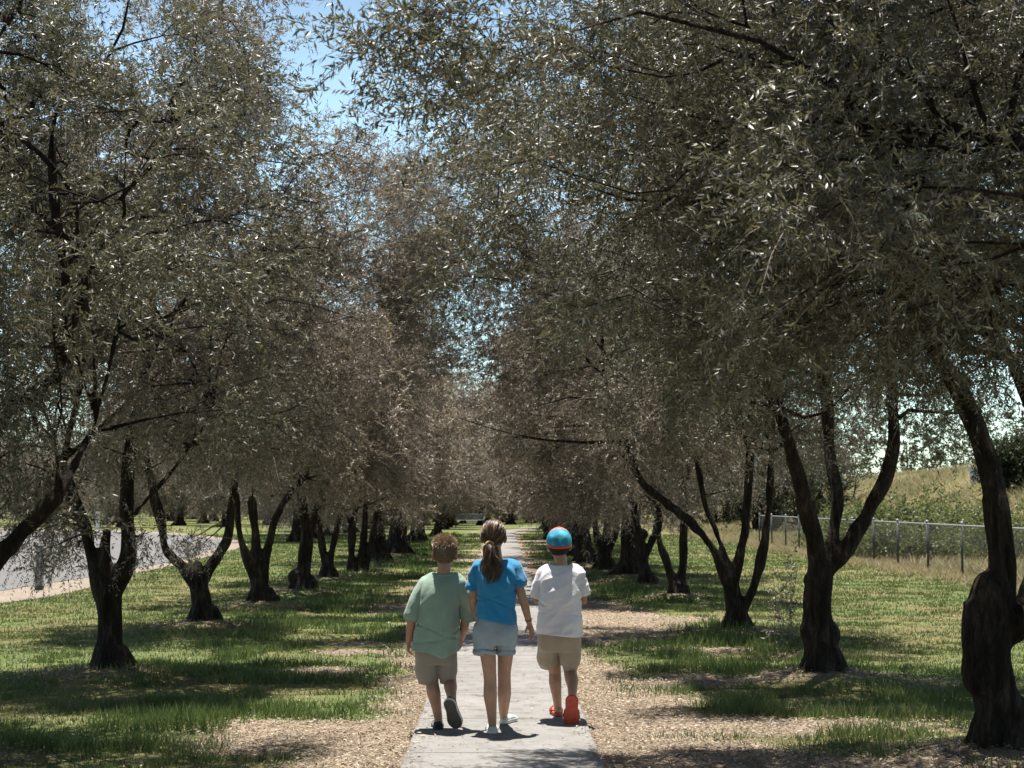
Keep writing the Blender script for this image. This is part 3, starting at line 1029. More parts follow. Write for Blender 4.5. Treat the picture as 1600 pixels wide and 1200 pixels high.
olive('r1', 'thick dark olive trunk with a jagged pruned stub, nearest visible trunk on the fence side',
      [(1572, 1215, 0, 50), (1562, 1120, 0, 47), (1549, 1030, 0, 46), (1545, 960, 0, 47), (1550, 925, 0, 44)],
      [[(1556, 960, 0, 40), (1566, 900, 0, 28), (1560, 820, 0, 24), (1546, 730, 0.05, 22), (1505, 625, 0.1, 21), (1440, 510, 0.2, 17), (1395, 410, 0.4, 13)],
       [(1575, 985, 0, 30), (1606, 940, 0.1, 26), (1640, 870, 0.2, 25), (1660, 760, 0.3, 22), (1620, 660, 0.5, 19), (1580, 560, 0.7, 15)],
       [(1580, 990, 0, 28), (1640, 930, -0.2, 22), (1720, 800, -0.5, 18), (1780, 600, -0.6, 14)],
       [(1538, 1070, -0.03, 34), (1528, 1005, -0.05, 27), (1517, 955, -0.06, 18), (1507, 940, -0.06, 8)],
       [(1528, 965, -0.05, 20), (1526, 938, -0.06, 10), (1518, 915, -0.06, 2.5)]],
      [(1535, 1050, -0.02, 34, (1, 1, 1.3)), (1580, 1120, 0, 38, (1, 1, 1.2)), (1518, 1178, -0.1, 18, (1, 1, 0.9))],
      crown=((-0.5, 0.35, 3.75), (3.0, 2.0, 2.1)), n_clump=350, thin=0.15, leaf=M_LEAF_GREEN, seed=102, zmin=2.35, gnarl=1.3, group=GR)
olive('r2', 'olive tree with a burl-swollen dark trunk forking into three bare limbs before the fence',
      [(1287, 1085, 0, 40), (1286, 1030, 0, 36), (1280, 985, 0, 33), (1280, 930, 0, 27), (1283, 880, 0, 25)],
      [[(1280, 890, 0, 20), (1270, 835, -0.05, 16), (1250, 750, -0.1, 14), (1222, 660, -0.2, 13), (1195, 570, -0.2, 11)],
       [(1290, 885, 0, 18), (1302, 830, 0.1, 14), (1308, 775, 0.15, 13), (1296, 700, 0.3, 12), (1290, 600, 0.4, 10)],
       [(1290, 890, 0, 20), (1322, 858, 0, 16), (1362, 790, 0, 14), (1394, 715, 0, 14), (1396, 640, 0, 13), (1385, 550, 0.1, 11)]],
      [(1264, 985, 0, 15, (1, 1, 1.3)), (1304, 990, 0, 14, (1, 1, 1.4)), (1285, 1020, -0.08, 20, (1, 1, 1)), (1266, 905, 0, 10, (1, 1, 1)), (1302, 1030, 0, 15, (1, 1, 1.3))],
      crown=((-0.35, 0.1, 3.95), (2.9, 1.85, 2.6)), n_clump=330, thin=0.3, leaf=M_LEAF_GREEN, seed=103, zmin=2.25, gnarl=1.3, group=GR)
olive('r3', 'slender olive tree with four spreading limbs from a low fork near the path',
      [(1152, 1008, 0, 23), (1150, 975, 0, 19), (1146, 935, 0, 18), (1142, 905, 0, 16)],
      [[(1140, 915, 0, 14), (1118, 865, 0, 10), (1088, 825, 0, 9), (1040, 785, 0.1, 8), (1000, 750, 0.2, 7), (978, 690, 0.3, 6)],
       [(1142, 905, 0, 10), (1122, 840, 0.1, 7), (1104, 795, 0.2, 7), (1090, 720, 0.3, 6)],
       [(1146, 910, 0, 13), (1160, 850, 0, 9), (1167, 790, 0, 9), (1172, 700, 0, 8)],
       [(1156, 965, 0, 13), (1178, 915, -0.1, 10), (1192, 855, -0.1, 9), (1202, 780, -0.1, 8), (1206, 690, -0.1, 7)]],
      (), crown=((-0.8, 0.2, 4.35), (3.3, 2.0, 3.1)), n_clump=380, seed=104, zmin=1.95, gnarl=0.8, group=GR, extra_clumps=MEET_R)
olive('r4', 'olive tree with a low V of one leaning and one upright stem',
      [(1060, 948, 0, 17), (1060, 930, 0, 15), (1058, 915, 0, 14)],
      [[(1056, 920, 0, 11), (1042, 880, 0, 8), (1030, 845, 0, 7), (1030, 805, 0, 6), (1018, 740, 0.1, 5)],
       [(1064, 920, 0, 11), (1068, 870, 0, 9), (1068, 800, 0, 8), (1072, 720, 0, 7)]],
      (), crown=((-0.4, 0.0, 4.05), (2.95, 2.0, 2.75)), n_clump=250, twigs=28, leaves=22, llen=0.062, lwid=0.0150, seed=105, zmin=1.3, gnarl=0.7, group=GR, with_twigs=False)
olive('r5', 'olive tree with a thick burl base and crooked forked stems behind the boy in white',
      [(1012, 930, 0, 18), (1010, 905, 0, 14), (1006, 880, 0, 11), (1004, 855, 0, 10)],
      [[(1004, 860, 0, 9), (994, 815, 0, 7), (984, 760, 0, 6)], [(1008, 870, 0, 8), (1024, 830, 0, 7), (1030, 780, 0.1, 6)]],
      [(1004, 835, 0, 9, (1, 1, 1))],
      crown=((-0.2, 0.0, 4.05), (2.75, 2.0, 2.75)), n_clump=230, twigs=28, leaves=21, llen=0.064, lwid=0.016, seed=106, zmin=1.25, gnarl=0.9, group=GR, with_twigs=False)
olive('r7', 'broad dark olive trunk splitting into short stems, beyond the slender forked trees',
      [(946, 905, 0, 19), (946, 880, 0, 16), (944, 858, 0, 14)],
      [[(940, 865, 0, 9), (930, 825, 0, 7), (922, 780, 0, 6)], [(946, 860, 0, 9), (950, 815, 0, 7), (955, 770, 0, 5)], [(950, 868, 0, 8), (962, 830, 0, 6), (968, 780, 0, 5)]],
      (), crown=((0.0, 0.0, 4.00), (2.6, 2.0, 2.70)), n_clump=210, twigs=26, leaves=21, llen=0.068, lwid=0.017, seed=107, zmin=1.25, group=GR, with_twigs=False)
# road-side row ----------------------------------------------------------------------------
olive('l0', 'olive tree leaning in at the edge, only its limbs in sight',
      [(-165, 1200, 0, 55), (-150, 1080, 0, 46), (-120, 980, 0, 42)],
      [[(-110, 990, 0, 34), (-20, 892, 0, 24), (30, 838, 0, 20), (78, 785, 0, 15), (112, 735, 0.2, 10), (150, 660, 0.5, 7)],
       [(-120, 980, 0, 36), (-90, 820, 0.2, 24), (0, 660, 0.5, 18), (90, 590, 0.8, 13)],
       [(-130, 1000, 0, 36), (-180, 800, 0, 26), (-170, 500, 0, 20)]],
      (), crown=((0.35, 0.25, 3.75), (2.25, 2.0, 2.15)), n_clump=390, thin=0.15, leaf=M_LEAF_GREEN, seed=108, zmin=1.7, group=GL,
      extra_clumps=[(60, 790, 9.9), (100, 770, 9.9)])
olive('l1', 'straight dark olive trunk with a cut-off stub between two limbs, beside the road',
      [(172, 1080, 0, 34), (172, 1020, 0, 26), (172, 960, 0, 24), (172, 915, 0, 25)],
      [[(165, 930, 0, 20), (145, 880, 0, 14), (133, 830, 0, 12), (115, 780, 0, 11), (98, 720, 0.1, 9)],
       [(178, 920, 0, 22), (197, 878, 0, 18), (200, 830, 0, 15), (198, 760, 0, 13), (205, 690, 0, 12), (228, 560, 0, 10), (240, 440, 0, 9), (238, 330, 0.1, 7)],
       [(172, 910, 0, 14), (164, 865, 0, 11), (167, 832, 0, 8.5)],
       [(200, 815, 0, 7), (235, 775, -0.2, 6), (285, 715, -0.4, 5), (330, 640, -0.6, 5)],
       [(222, 590, 0, 8), (262, 500, 0.1, 7), (320, 440, 0.2, 6)]],
      (), crown=((0.45, 0.1, 4.10), (2.45, 1.95, 2.70)), n_clump=400, thin=0.3, seed=109, zmin=1.9, group=GL,
      extra_clumps=[(228, 828, 13.2), (60, 830, 14.4), (90, 845, 14.4), (110, 850, 14.6), (40, 815, 14.5), (85, 815, 14.5), (20, 800, 14.5), (120, 820, 14.5), (60, 868, 14.4)])
olive('l2', 'olive tree with a short stubbed fork and two bowed limbs on the root mound',
      [(320, 1000, 0, 26), (318, 965, 0, 21), (312, 925, 0, 20), (308, 900, 0, 18)],
      [[(304, 910, 0, 15), (280, 880, 0, 10), (258, 855, 0, 10), (250, 815, 0, 9), (236, 750, 0, 8), (225, 690, 0.1, 7)],
       [(318, 905, 0, 14), (338, 870, 0, 10), (356, 838, 0, 9), (362, 790, 0, 8), (368, 730, 0, 7), (372, 650, 0, 6)],
       [(310, 900, 0, 10), (309, 884, 0, 8)]],
      (), crown=((0.5, 0.0, 4.3), (2.6, 2.0, 3.1)), n_clump=370, seed=110, zmin=1.8, group=GL,
      extra_clumps=MEET_L + [(285, 852, 18.2), (300, 840, 18.4), (318, 848, 18.3)])
olive('l3', 'olive tree with three close upright limbs standing behind the stubbed one',
      [(408, 962, 0, 24), (408, 935, 0, 20), (405, 905, 0, 17)],
      [[(400, 910, 0, 12), (385, 870, 0, 9), (374, 830, 0, 8), (368, 770, 0, 6)], [(404, 905, 0, 12), (400, 850, 0, 9), (394, 780, 0, 7)],
       [(412, 905, 0, 11), (420, 850, 0, 8), (440, 790, 0, 7), (500, 715, 0.1, 5)]],
      [(425, 940, 0, 14, (1, 1, 1))], crown=((0.35, 0.0, 3.95), (2.5, 1.95, 2.9)), n_clump=230, twigs=28, leaves=21, llen=0.060, lwid=0.0145, thin=0.66, seed=111, zmin=1.6, group=GL, with_twigs=False)
olive('l4', 'olive tree with one stout knobbly bole standing on the open lawn edge',
      [(472, 940, 0, 21), (474, 905, 0, 17), (478, 860, 0, 13), (480, 815, 0, 11)],
      [[(478, 830, 0, 10), (470, 770, 0, 8), (455, 700, 0, 6)], [(482, 835, 0, 10), (500, 780, 0, 7), (520, 720, 0, 6)]],
      [(464, 902, 0, 15, (1, 1, 1)), (484, 912, 0, 14, (1, 1, 1))], crown=((0.35, 0.0, 3.95), (2.5, 1.95, 2.9)), n_clump=200, twigs=28, leaves=21, llen=0.064, lwid=0.016, thin=0.66, seed=112, zmin=1.2, group=GL, with_twigs=False)
olive('l5', 'olive tree forking low into a narrow V close behind the knobbly one',
      [(512, 918, 0, 16), (513, 895, 0, 13), (512, 875, 0, 12)],
      [[(508, 880, 0, 8), (502, 845, 0, 6), (496, 790, 0, 5)], [(516, 878, 0, 8), (524, 835, 0, 6), (540, 770, 0, 5)]],
      (), crown=((0.15, 0.0, 3.80), (2.25, 1.95, 2.85)), n_clump=190, twigs=26, leaves=21, llen=0.068, lwid=0.017, thin=0.66, seed=113, zmin=1.2, group=GL, with_twigs=False)
olive('l6', 'olive tree of several crowded upright stems like a clump beside the lawn',
      [(560, 906, 0, 16), (560, 890, 0, 15)],
      [[(550, 895, 0, 8), (550, 850, 0, 6), (556, 790, 0, 5)], [(562, 890, 0, 9), (568, 840, 0, 7), (572, 780, 0, 5)], [(570, 893, 0, 8), (580, 850, 0, 6), (588, 800, 0, 5)],
       [(545, 897, 0, 7), (548, 860, 0, 5), (545, 810, 0, 4)]],
      (), crown=((0.15, 0.0, 3.80), (2.25, 1.95, 2.85)), n_clump=190, twigs=26, leaves=20, llen=0.068, lwid=0.0175, thin=0.66, seed=114, zmin=1.2, group=GL, with_twigs=False)

# generic trees for the rest of the rows and the grove beyond ---------------------------------
GENERIC = []
for s in range(8):
    low = s >= 5
    rng = np.random.default_rng(300 + s)
    h0 = rng.uniform(0.9, 1.3); r0 = rng.uniform(0.17, 0.24)
    lean = rng.normal(size=2) * 0.1
    tr = [np.array([0, 0, -0.1]), np.array([lean[0] * 0.4, lean[1] * 0.4, h0 * 0.5]), np.array([lean[0], lean[1], h0])]
    chains = [(tr, [r0 * 1.25, r0, r0 * 0.85])]
    a0 = rng.uniform(0, 6)
    nl = 3 + s % 2
    for k in range(nl):
        a = a0 + k * 2 * math.pi / nl + rng.uniform(-0.4, 0.4)
        e = np.array([math.cos(a), math.sin(a), 0])
        p1 = tr[-1] + e * 0.28 + np.array([0, 0, 0.45]); p2 = tr[-1] + e * 0.65 + np.array([0, 0, 1.2])
        p3 = tr[-1] + e * 1.0 + np.array([0, 0, 2.3])
        chains.append(([tr[-1] - np.array([0, 0, 0.12]), p1, p2, p3], [r0 * 0.62, r0 * 0.45, r0 * 0.36, r0 * 0.22]))
        chains.append((curve_pts(p3, p3 + e * 0.6 + np.array([0, 0, 1.0]), rng, 0.1, 4), [r0 * 0.22, r0 * 0.16, r0 * 0.1, 0.015]))
    cc = np.array([0, 0, 3.5 if low else 4.0]); rr = np.array([2.7, 2.4, 3.2] if low else [2.6, 2.15, 2.85])
    cen = crown_points(230, cc, rr, rng, (0, 0, 0), 0.45 if low else 1.1, keep_out=False)
    tm = build_trunk(chains, [], rng, cen, 0.03, 1.0)
    cm = grow_leaves('crown', cen, cc - np.array([0, 0, 1.0]), rng, 19, 17, 0.088, 0.022, spread=0.19, tlen=(0.25, 0.55), with_twigs=False, cull=False)
    GENERIC.append((tm, cm))


def generic(x, y, label, group, k, rz, sc=1.0, zs=1.0, z=0.0):
    t = empty('olive_tree', (x, y, z), rz)
    t.scale = (sc, sc, sc * zs)
    tag(t, label, 'tree', group)
    obj('trunk', GENERIC[k][0], t); obj('crown', GENERIC[k][1], t)
    return t


rr_ = random.Random(5)
words = {'r6': 'slim olive trunk half hidden between two thicker boles on the fence side',
         'r8': 'dark olive trunk just above the cap of the boy in white',
         'r9': 'olive trunk beside the head of the capped boy, farther down the row',
         'l7': 'olive tree with a pale leaning stem farther along the lawn',
         'l8': 'lone straight dark olive trunk halfway down the road-side row',
         'l9': 'wide shadowy olive trunk short of the distant bench',
         'l10': 'dark olive trunk just beside the distant bench'}
for i, k in enumerate(('r6', 'r8', 'r9', 'l7', 'l8', 'l9', 'l10')):
    bx, by = BASES[k]
    generic(bx, by, words[k], GR if k[0] == 'r' else GL, i % 5, rr_.uniform(0, 6.28), rr_.uniform(1.0, 1.15), 0.95)
ysr = [48, 52, 56.5, 61, 66, 71, 77, 84, 92]
for i, yy in enumerate(ysr):
    generic(2.5 + rr_.uniform(-0.25, 0.25), yy, 'far olive tree merging into the end of the fence-side row', GR, i % 5, rr_.uniform(0, 6.28), rr_.uniform(0.95, 1.08), 0.97)
for i, yy in enumerate([51, 56.5, 62, 91, 98, 106, 115]):
    generic(-3.5 + rr_.uniform(-0.25, 0.25), yy, 'far olive tree merging into the end of the road-side row', GL, (i + 2) % 5, rr_.uniform(0, 6.28), rr_.uniform(0.95, 1.1))
# grove closing the view where the path bends, and beyond the road
# unseen trees added behind and beside the viewpoint to shade canopy and ground
BEH = 'unseen olive trees added for shade around the viewpoint'
for i, (x, yy) in enumerate([(4.2, -1.2), (-4.7, 4.4), (-3.9, -0.6)]):
    generic(x, yy, 'unseen olive tree added out of view to shade the rows', BEH, i % 5, rr_.uniform(0, 6.28), 0.95)
FAR = 'distant olive trees of the grove beyond the bend and the road'
spots = [(-1.2, 128), (0.2, 122), (1.2, 134), (-2.6, 138), (3.4, 128), (5.4, 122), (-5.0, 125), (-6, 142), (7.5, 130), (2.2, 146), (-0.6, 158), (-9, 132), (10, 142), (-4, 160), (5, 165), (-12, 150), (1, 178), (-7, 180), (9, 180), (14, 160)]
for yy in (97, 106, 116, 128, 142): spots += [(-11.5 + rr_.uniform(-1, 1), yy), (-17 + rr_.uniform(-1, 1), yy + 3), (-23 + rr_.uniform(-1, 1), yy), (-29 + rr_.uniform(-1, 1), yy + 4), (-36 + rr_.uniform(-1, 1), yy)]
for yy in range(62, 125, 6): spots.append((-8.2 + rr_.uniform(-0.5, 0.5), yy + rr_.uniform(-1, 1)))
spots += [(-1.5, 108), (0.6, 112), (-3.0, 118), (2.2, 118), (-5.5, 109), (-0.3, 140), (5.5, 104), (7.8, 112), (3.2, 140), (12, 118), (15, 130)]
spots += [(-9.5, 76), (-10.5, 84), (-42, 118), (-48, 130)]
for yy in (150, 172): spots += [(-70 + 5.2 * k + rr_.uniform(-1, 1), yy + rr_.uniform(-4, 4)) for k in range(13)]
for i, (x, yy) in enumerate(spots):
    generic(x, yy, 'small distant olive tree in the grove beyond the lawn and road', FAR, 5 + i % 3, rr_.uniform(0, 6.28), rr_.uniform(1.05, 1.4) * (0.72 if -4.5 < x < 2 else 1))


# dark bushes and green shrubs on the bank behind the fence -------------------------------------
def bush(name, label, cat, x, y, r, h, m, seed, n=60, tw=10, lv=12, ll=0.09, lw=0.04, group=None):
    rng = np.random.default_rng(seed)
    z = float(height(np.array([x]), np.array([y]))[0])
    t = empty(name, (x, y, z - 0.05))
    tag(t, label, cat, group)
    cen = crown_points(n, (0, 0, h * 0.5), (r, r, h * 0.52), rng, (x, y, z), 0.05, keep_out=False, gap=-0.2)
    bm = bmesh.new()
    for c in cen[:: max(1, n // 24)]:
        tube_pts(bm, [Vector(q) for q in curve_pts((rng.normal() * r * 0.12, rng.normal() * r * 0.12, -0.1), c, rng, 0.1, 5)], [0.02 * h, 0.016 * h, 0.012 * h, 0.009 * h, 0.004 * h], 5)
    from_bm('stems', bm, M_BARK, t)
    obj('foliage', grow_leaves('foliage', cen, (0, 0, 0), rng, tw, lv, ll, lw, spread=0.16 * r, tlen=(0.12 * r, 0.4 * r), with_twigs=False, cull=False, m_leaf=m, droop=0.2), t)
    return t


BG = 'green shrubs growing on the bank behind the fence'
for i, (u, v, d, r, h, lab) in enumerate([(1350, 790, 47, 1.3, 1.5, 'light green shrub on the bank seen just past the forked burl trunk'),
                                    (1395, 800, 43, 1.4, 1.5, 'broad light green shrub low on the bank just behind the fence rail'),
                                    (1445, 795, 42, 1.8, 1.7, 'largest rounded green shrub on the bank left of the thick trunk'),
                                    (1500, 780, 44, 1.5, 1.6, 'green shrub on the upper bank touching the thick trunk'),
                                    (1575, 765, 40, 1.4, 1.4, 'yellow green shrub on the bank at the picture edge'),
                                    (1310, 805, 52, 1.1, 1.2, 'small green shrub low behind the far fence posts')]):
    w = W(u, v, d)
    bush('shrub', lab, 'shrub', w.x, d, r, h, M_SHRUB, 700 + i, n=70, tw=10, lv=12, ll=0.10, lw=0.045, group=BG)
for i, (u, d, r, h, lab) in enumerate([(1195, 78, 3.0, 6.0, 'dark bushy tree behind the slender forked olive, beyond the fence'),
                                 (1262, 84, 2.6, 5.0, 'dark rounded tree behind the burl trunk on top of the bank'),
                                 (1604, 58, 1.5, 1.9, 'dark green bush on the bank crest at the picture edge'),
                                 (1120, 105, 3.5, 6.5, 'dark tree far beyond the end of the fence')]):
    w = W(u, 780, d)
    bush('dark_tree', lab, 'tree', w.x, d, r, h, M_DARKLEAF, 720 + i, n=110, tw=12, lv=12, ll=0.16, lw=0.07)

# leafy sucker shoots beside the burl trunk
rng = np.random.default_rng(77)
g = G(1238, 1012)
t = empty('sapling', (g.x, g.y, 0))
tag(t, 'thin leafy sucker shoots standing beside the burl-swollen trunk', 'sapling')
cen = []
bm = bmesh.new()
for (u0, u1, v1) in ((1236, 1238, 870), (1246, 1232, 905), (1214, 1208, 905), (1226, 1222, 930)):
    a = G(u0, 1012) - Vector((g.x, g.y, 0)); b = W(u1, v1, g.y) - Vector((g.x, g.y, 0))
    Pn = curve_pts(a, b, rng, 0.05, 8)
    tube_pts(bm, [Vector(q) for q in Pn], list(np.linspace(0.006, 0.002, 8)), 5)
    cen += [np.array(Pn[2]) * (1 - f) + np.array(Pn[-1]) * f for f in np.linspace(0, 1, 9)]
from_bm('stem', bm, M_TWIG, t)
obj('foliage', grow_leaves('foliage', np.array(cen), (0, 0, 0), rng, 3, 4, 0.055, 0.02, spread=0.02, tlen=(0.05, 0.12), with_twigs=False, cull=False), t)

# small white cabinet on the crest
w = W(1522, 741, 66)
vz = float(height(np.array([w.x]), np.array([66.0]))[0])
t = empty('utility_box', (w.x, 66, vz), 0.3)
tag(t, 'small white box glimpsed on the bank crest beside the thick trunk', 'box')
bm = bmesh.new(); box(bm, Vector((0, 0, 0.30)), 0.3, 0.26, 0.66)
bmesh.ops.bevel(bm, geom=bm.edges[:], offset=0.02, segments=2, affect='EDGES')
from_bm('casing', bm, M_WHITEPAINT, t, smooth=False)
bm = bmesh.new(); box(bm, Vector((0, 0, 0.64)), 0.34, 0.3, 0.04)
from_bm('lid', bm, M_WHITEPAINT, t, smooth=False)
bm = bmesh.new(); box(bm, Vector((0, -0.136, 0.31)), 0.24, 0.012, 0.5)
from_bm('door', bm, M_GREYPOST, t, smooth=False)

# the wood closing the horizon behind everything
rng = np.random.default_rng(900)
n = 1100
wx = rng.uniform(-150, 120, n); wy = 205 + rng.uniform(0, 45, n) - 0.12 * np.abs(wx)
top = 7 + 4 * fbm(wx * 0.12, wy * 0.1, 66)
cen = np.stack([wx, wy, top * rng.uniform(0, 1, n) ** 0.8 + height(wx, wy)], 1)
o = obj('distant_woods', grow_leaves('distant_woods', cen, (0, 230, 0), rng, 9, 11, 0.55, 0.26, spread=0.9, tlen=(0.8, 2.0), with_twigs=False, cull=False, m_leaf=M_DARKLEAF, droop=0.3))
tag(o, 'dark belt of woods closing the horizon beyond the grove', kind='stuff')
# ------------------------------------------------------------------ the three children
def cloth_mat(name, col, var=0.10, rough=0.85, weave=420, sheen=0.3):
    m, nt, p, out = mat(name)
    tc = node(nt, 'ShaderNodeTexCoord')
    n1 = node(nt, 'ShaderNodeTexNoise', inp={'Scale': 9, 'Detail': 4})
    n2 = node(nt, 'ShaderNodeTexNoise', inp={'Scale': weave, 'Detail': 2})
    for n in (n1, n2): nt.links.new(tc.outputs['Object'], n.inputs['Vector'])
    r = ramp(nt, n1.outputs[0], [(0.3, tuple(c * (1 - var) for c in col)), (0.7, tuple(min(1, c * (1 + var)) for c in col))])
    r2 = ramp(nt, n2.outputs[0], [(0.3, (0.86, 0.86, 0.86)), (0.7, (1.08, 1.08, 1.08))])
    nt.links.new(mix(nt, 1.0, r.outputs[0], r2.outputs[0], 'MULTIPLY'), p.inputs['Base Color'])
    p.inputs['Roughness'].default_value = rough
    p.inputs['Specular IOR Level'].default_value = 0.2
    p.inputs['Sheen Weight'].default_value = sheen
    nb = node(nt, 'ShaderNodeTexNoise', inp={'Scale': 26, 'Detail': 3, 'Distortion': 0.8})
    nt.links.new(tc.outputs['Object'], nb.inputs['Vector'])
    bump(nt, p, nb.outputs[0], 0.25, 0.012)
    return m


M_SKIN, nt, p, out = mat('tanned_skin')
tc = node(nt, 'ShaderNodeTexCoord')
n1 = node(nt, 'ShaderNodeTexNoise', inp={'Scale': 14, 'Detail': 4})
nt.links.new(tc.outputs['Object'], n1.inputs['Vector'])
r = ramp(nt, n1.outputs[0], [(0.3, (0.36, 0.19, 0.125)), (0.7, (0.45, 0.255, 0.17))])
nt.links.new(r.outputs[0], p.inputs['Base Color'])
p.inputs['Roughness'].default_value = 0.5
p.inputs['Subsurface Weight'].default_value = 0.12
p.inputs['Subsurface Radius'].default_value = (0.012, 0.005, 0.003)
p.inputs['Specular IOR Level'].default_value = 0.35
M_SHIRT_GREEN = cloth_mat('sage_green_cotton', (0.235, 0.325, 0.265))
M_SHIRT_BLUE = cloth_mat('bright_blue_cotton', (0.022, 0.205, 0.42))
M_SHIRT_WHITE = cloth_mat('white_cotton', (0.72, 0.70, 0.735), 0.02)
M_SHORTS_GREY = cloth_mat('grey_tan_twill', (0.27, 0.235, 0.195), 0.08)
M_SHORTS_DENIM = cloth_mat('faded_denim', (0.27, 0.325, 0.375), 0.2)
M_SHORTS_KHAKI = cloth_mat('khaki_twill', (0.36, 0.295, 0.225), 0.08)
M_SHOE_BLACK = cloth_mat('black_canvas', (0.018, 0.018, 0.02), 0.1)
M_SOLE_DARK = plain('dark_rubber_sole', (0.06, 0.055, 0.047), 0.8, var=0.25, scale=60)
M_SOLE_WHITE = plain('off_white_rubber', (0.6, 0.58, 0.54), 0.6)
M_SHOE_MINT = cloth_mat('pale_mint_canvas', (0.46, 0.52, 0.48), 0.08)
M_SHOE_RED = plain('coral_red_foam', (0.40, 0.065, 0.035), 0.6, var=0.2, scale=40)
M_EYEWHITE = plain('eye_white', (0.75, 0.73, 0.7), 0.2)
M_IRIS = plain('dark_iris', (0.03, 0.02, 0.012), 0.2)
M_BAND = plain('dark_wristband', (0.04, 0.035, 0.035), 0.6)
M_TIE = cloth_mat('tan_hair_tie', (0.42, 0.26, 0.13), 0.15)


def hair_mat(name, stops):
    m, nt, p, out = mat(name)
    at = node(nt, 'ShaderNodeAttribute', attribute_name='rnd')
    r = ramp(nt, at.outputs['Fac'], stops)
    nt.links.new(r.outputs[0], p.inputs['Base Color'])
    p.inputs['Roughness'].default_value = 0.42
    p.inputs['Specular IOR Level'].default_value = 0.6
    return m


M_HAIR_BOY = hair_mat('light_brown_hair', [(0, (0.12, 0.075, 0.042)), (0.5, (0.27, 0.18, 0.11)), (1, (0.62, 0.47, 0.32))])
M_HAIR_GIRL = hair_mat('brown_hair', [(0, (0.024, 0.013, 0.008)), (0.6, (0.075, 0.042, 0.023)), (1, (0.36, 0.22, 0.115))])
M_HAIR_DARK = hair_mat('dark_brown_hair', [(0, (0.025, 0.014, 0.008)), (1, (0.08, 0.045, 0.025))])

# teal cap with coral top
M_CAP, nt, p, out = mat('teal_cap_cloth')
tc = node(nt, 'ShaderNodeTexCoord')
sx = node(nt, 'ShaderNodeSeparateXYZ'); nt.links.new(tc.outputs['Object'], sx.inputs[0])
n1 = node(nt, 'ShaderNodeTexNoise', inp={'Scale': 16, 'Detail': 4}); nt.links.new(tc.outputs['Object'], n1.inputs['Vector'])
r1 = ramp(nt, n1.outputs[0], [(0.35, (0.008, 0.15, 0.28)), (0.5, (0.012, 0.27, 0.42)), (0.62, (0.08, 0.46, 0.55))])
ma = node(nt, 'ShaderNodeMath', operation='MULTIPLY_ADD'); ma.inputs[1].default_value = 0.10
nt.links.new(n1.outputs[0], ma.inputs[0]); nt.links.new(sx.outputs['Z'], ma.inputs[2])
mb = node(nt, 'ShaderNodeMath', operation='MULTIPLY_ADD'); mb.inputs[1].default_value = 0.45
nt.links.new(sx.outputs['Y'], mb.inputs[0]); nt.links.new(ma.outputs[0], mb.inputs[2])
mr = node(nt, 'ShaderNodeMapRange', inp={1: 0.105, 2: 0.118, 3: 0, 4: 1}); nt.links.new(mb.outputs[0], mr.inputs[0])
nt.links.new(mix(nt, mr.outputs[0], r1.outputs[0], (0.52, 0.10, 0.075)), p.inputs['Base Color'])
p.inputs['Roughness'].default_value = 0.7
M_CAPRED = cloth_mat('coral_cap_cloth', (0.50, 0.075, 0.05), 0.1)


def add_chain(bm, pts, rad, seg=12, k=4):
    P, R_ = densify(pts, rad, k)
    tube_pts(bm, [Vector(q) for q in P], R_, seg)
    for q, r in ((P[0], R_[0]), (P[-1], R_[-1])):
        bmesh.ops.create_icosphere(bm, subdivisions=2, radius=r * 0.99, matrix=Matrix.Translation(Vector(q)))


def add_ell(bm, c, r, rot=None):
    m = Matrix.Translation(Vector(c))
    if rot is not None: m = m @ rot.to_4x4()
    bmesh.ops.create_icosphere(bm, subdivisions=3, radius=1, matrix=m @ Matrix.Diagonal((*r, 1)))


def add_loft(bm, rings, seg=28, power=2.0, k=4):
    """rings: (cx, cy, cz, rx, ry) upward or downward list, smoothly interpolated, superellipse sections"""
    A = np.array(rings, float)
    P, _ = densify([a for a in A], [1] * len(A), k)
    vv = []
    for q in P:
        row = []
        for s in range(seg):
            t = 2 * math.pi * s / seg
            c, sn = math.cos(t), math.sin(t)
            row.append(bm.verts.new((q[0] + q[3] * math.copysign(abs(c) ** (2 / power), c), q[1] + q[4] * math.copysign(abs(sn) ** (2 / power), sn), q[2])))
        vv.append(row)
    for a, b in zip(vv, vv[1:]):
        for s in range(seg):
            bm.faces.new((a[s], a[(s + 1) % seg], b[(s + 1) % seg], b[s]))
    bm.faces.new(vv[0][::-1]); bm.faces.new(vv[-1])


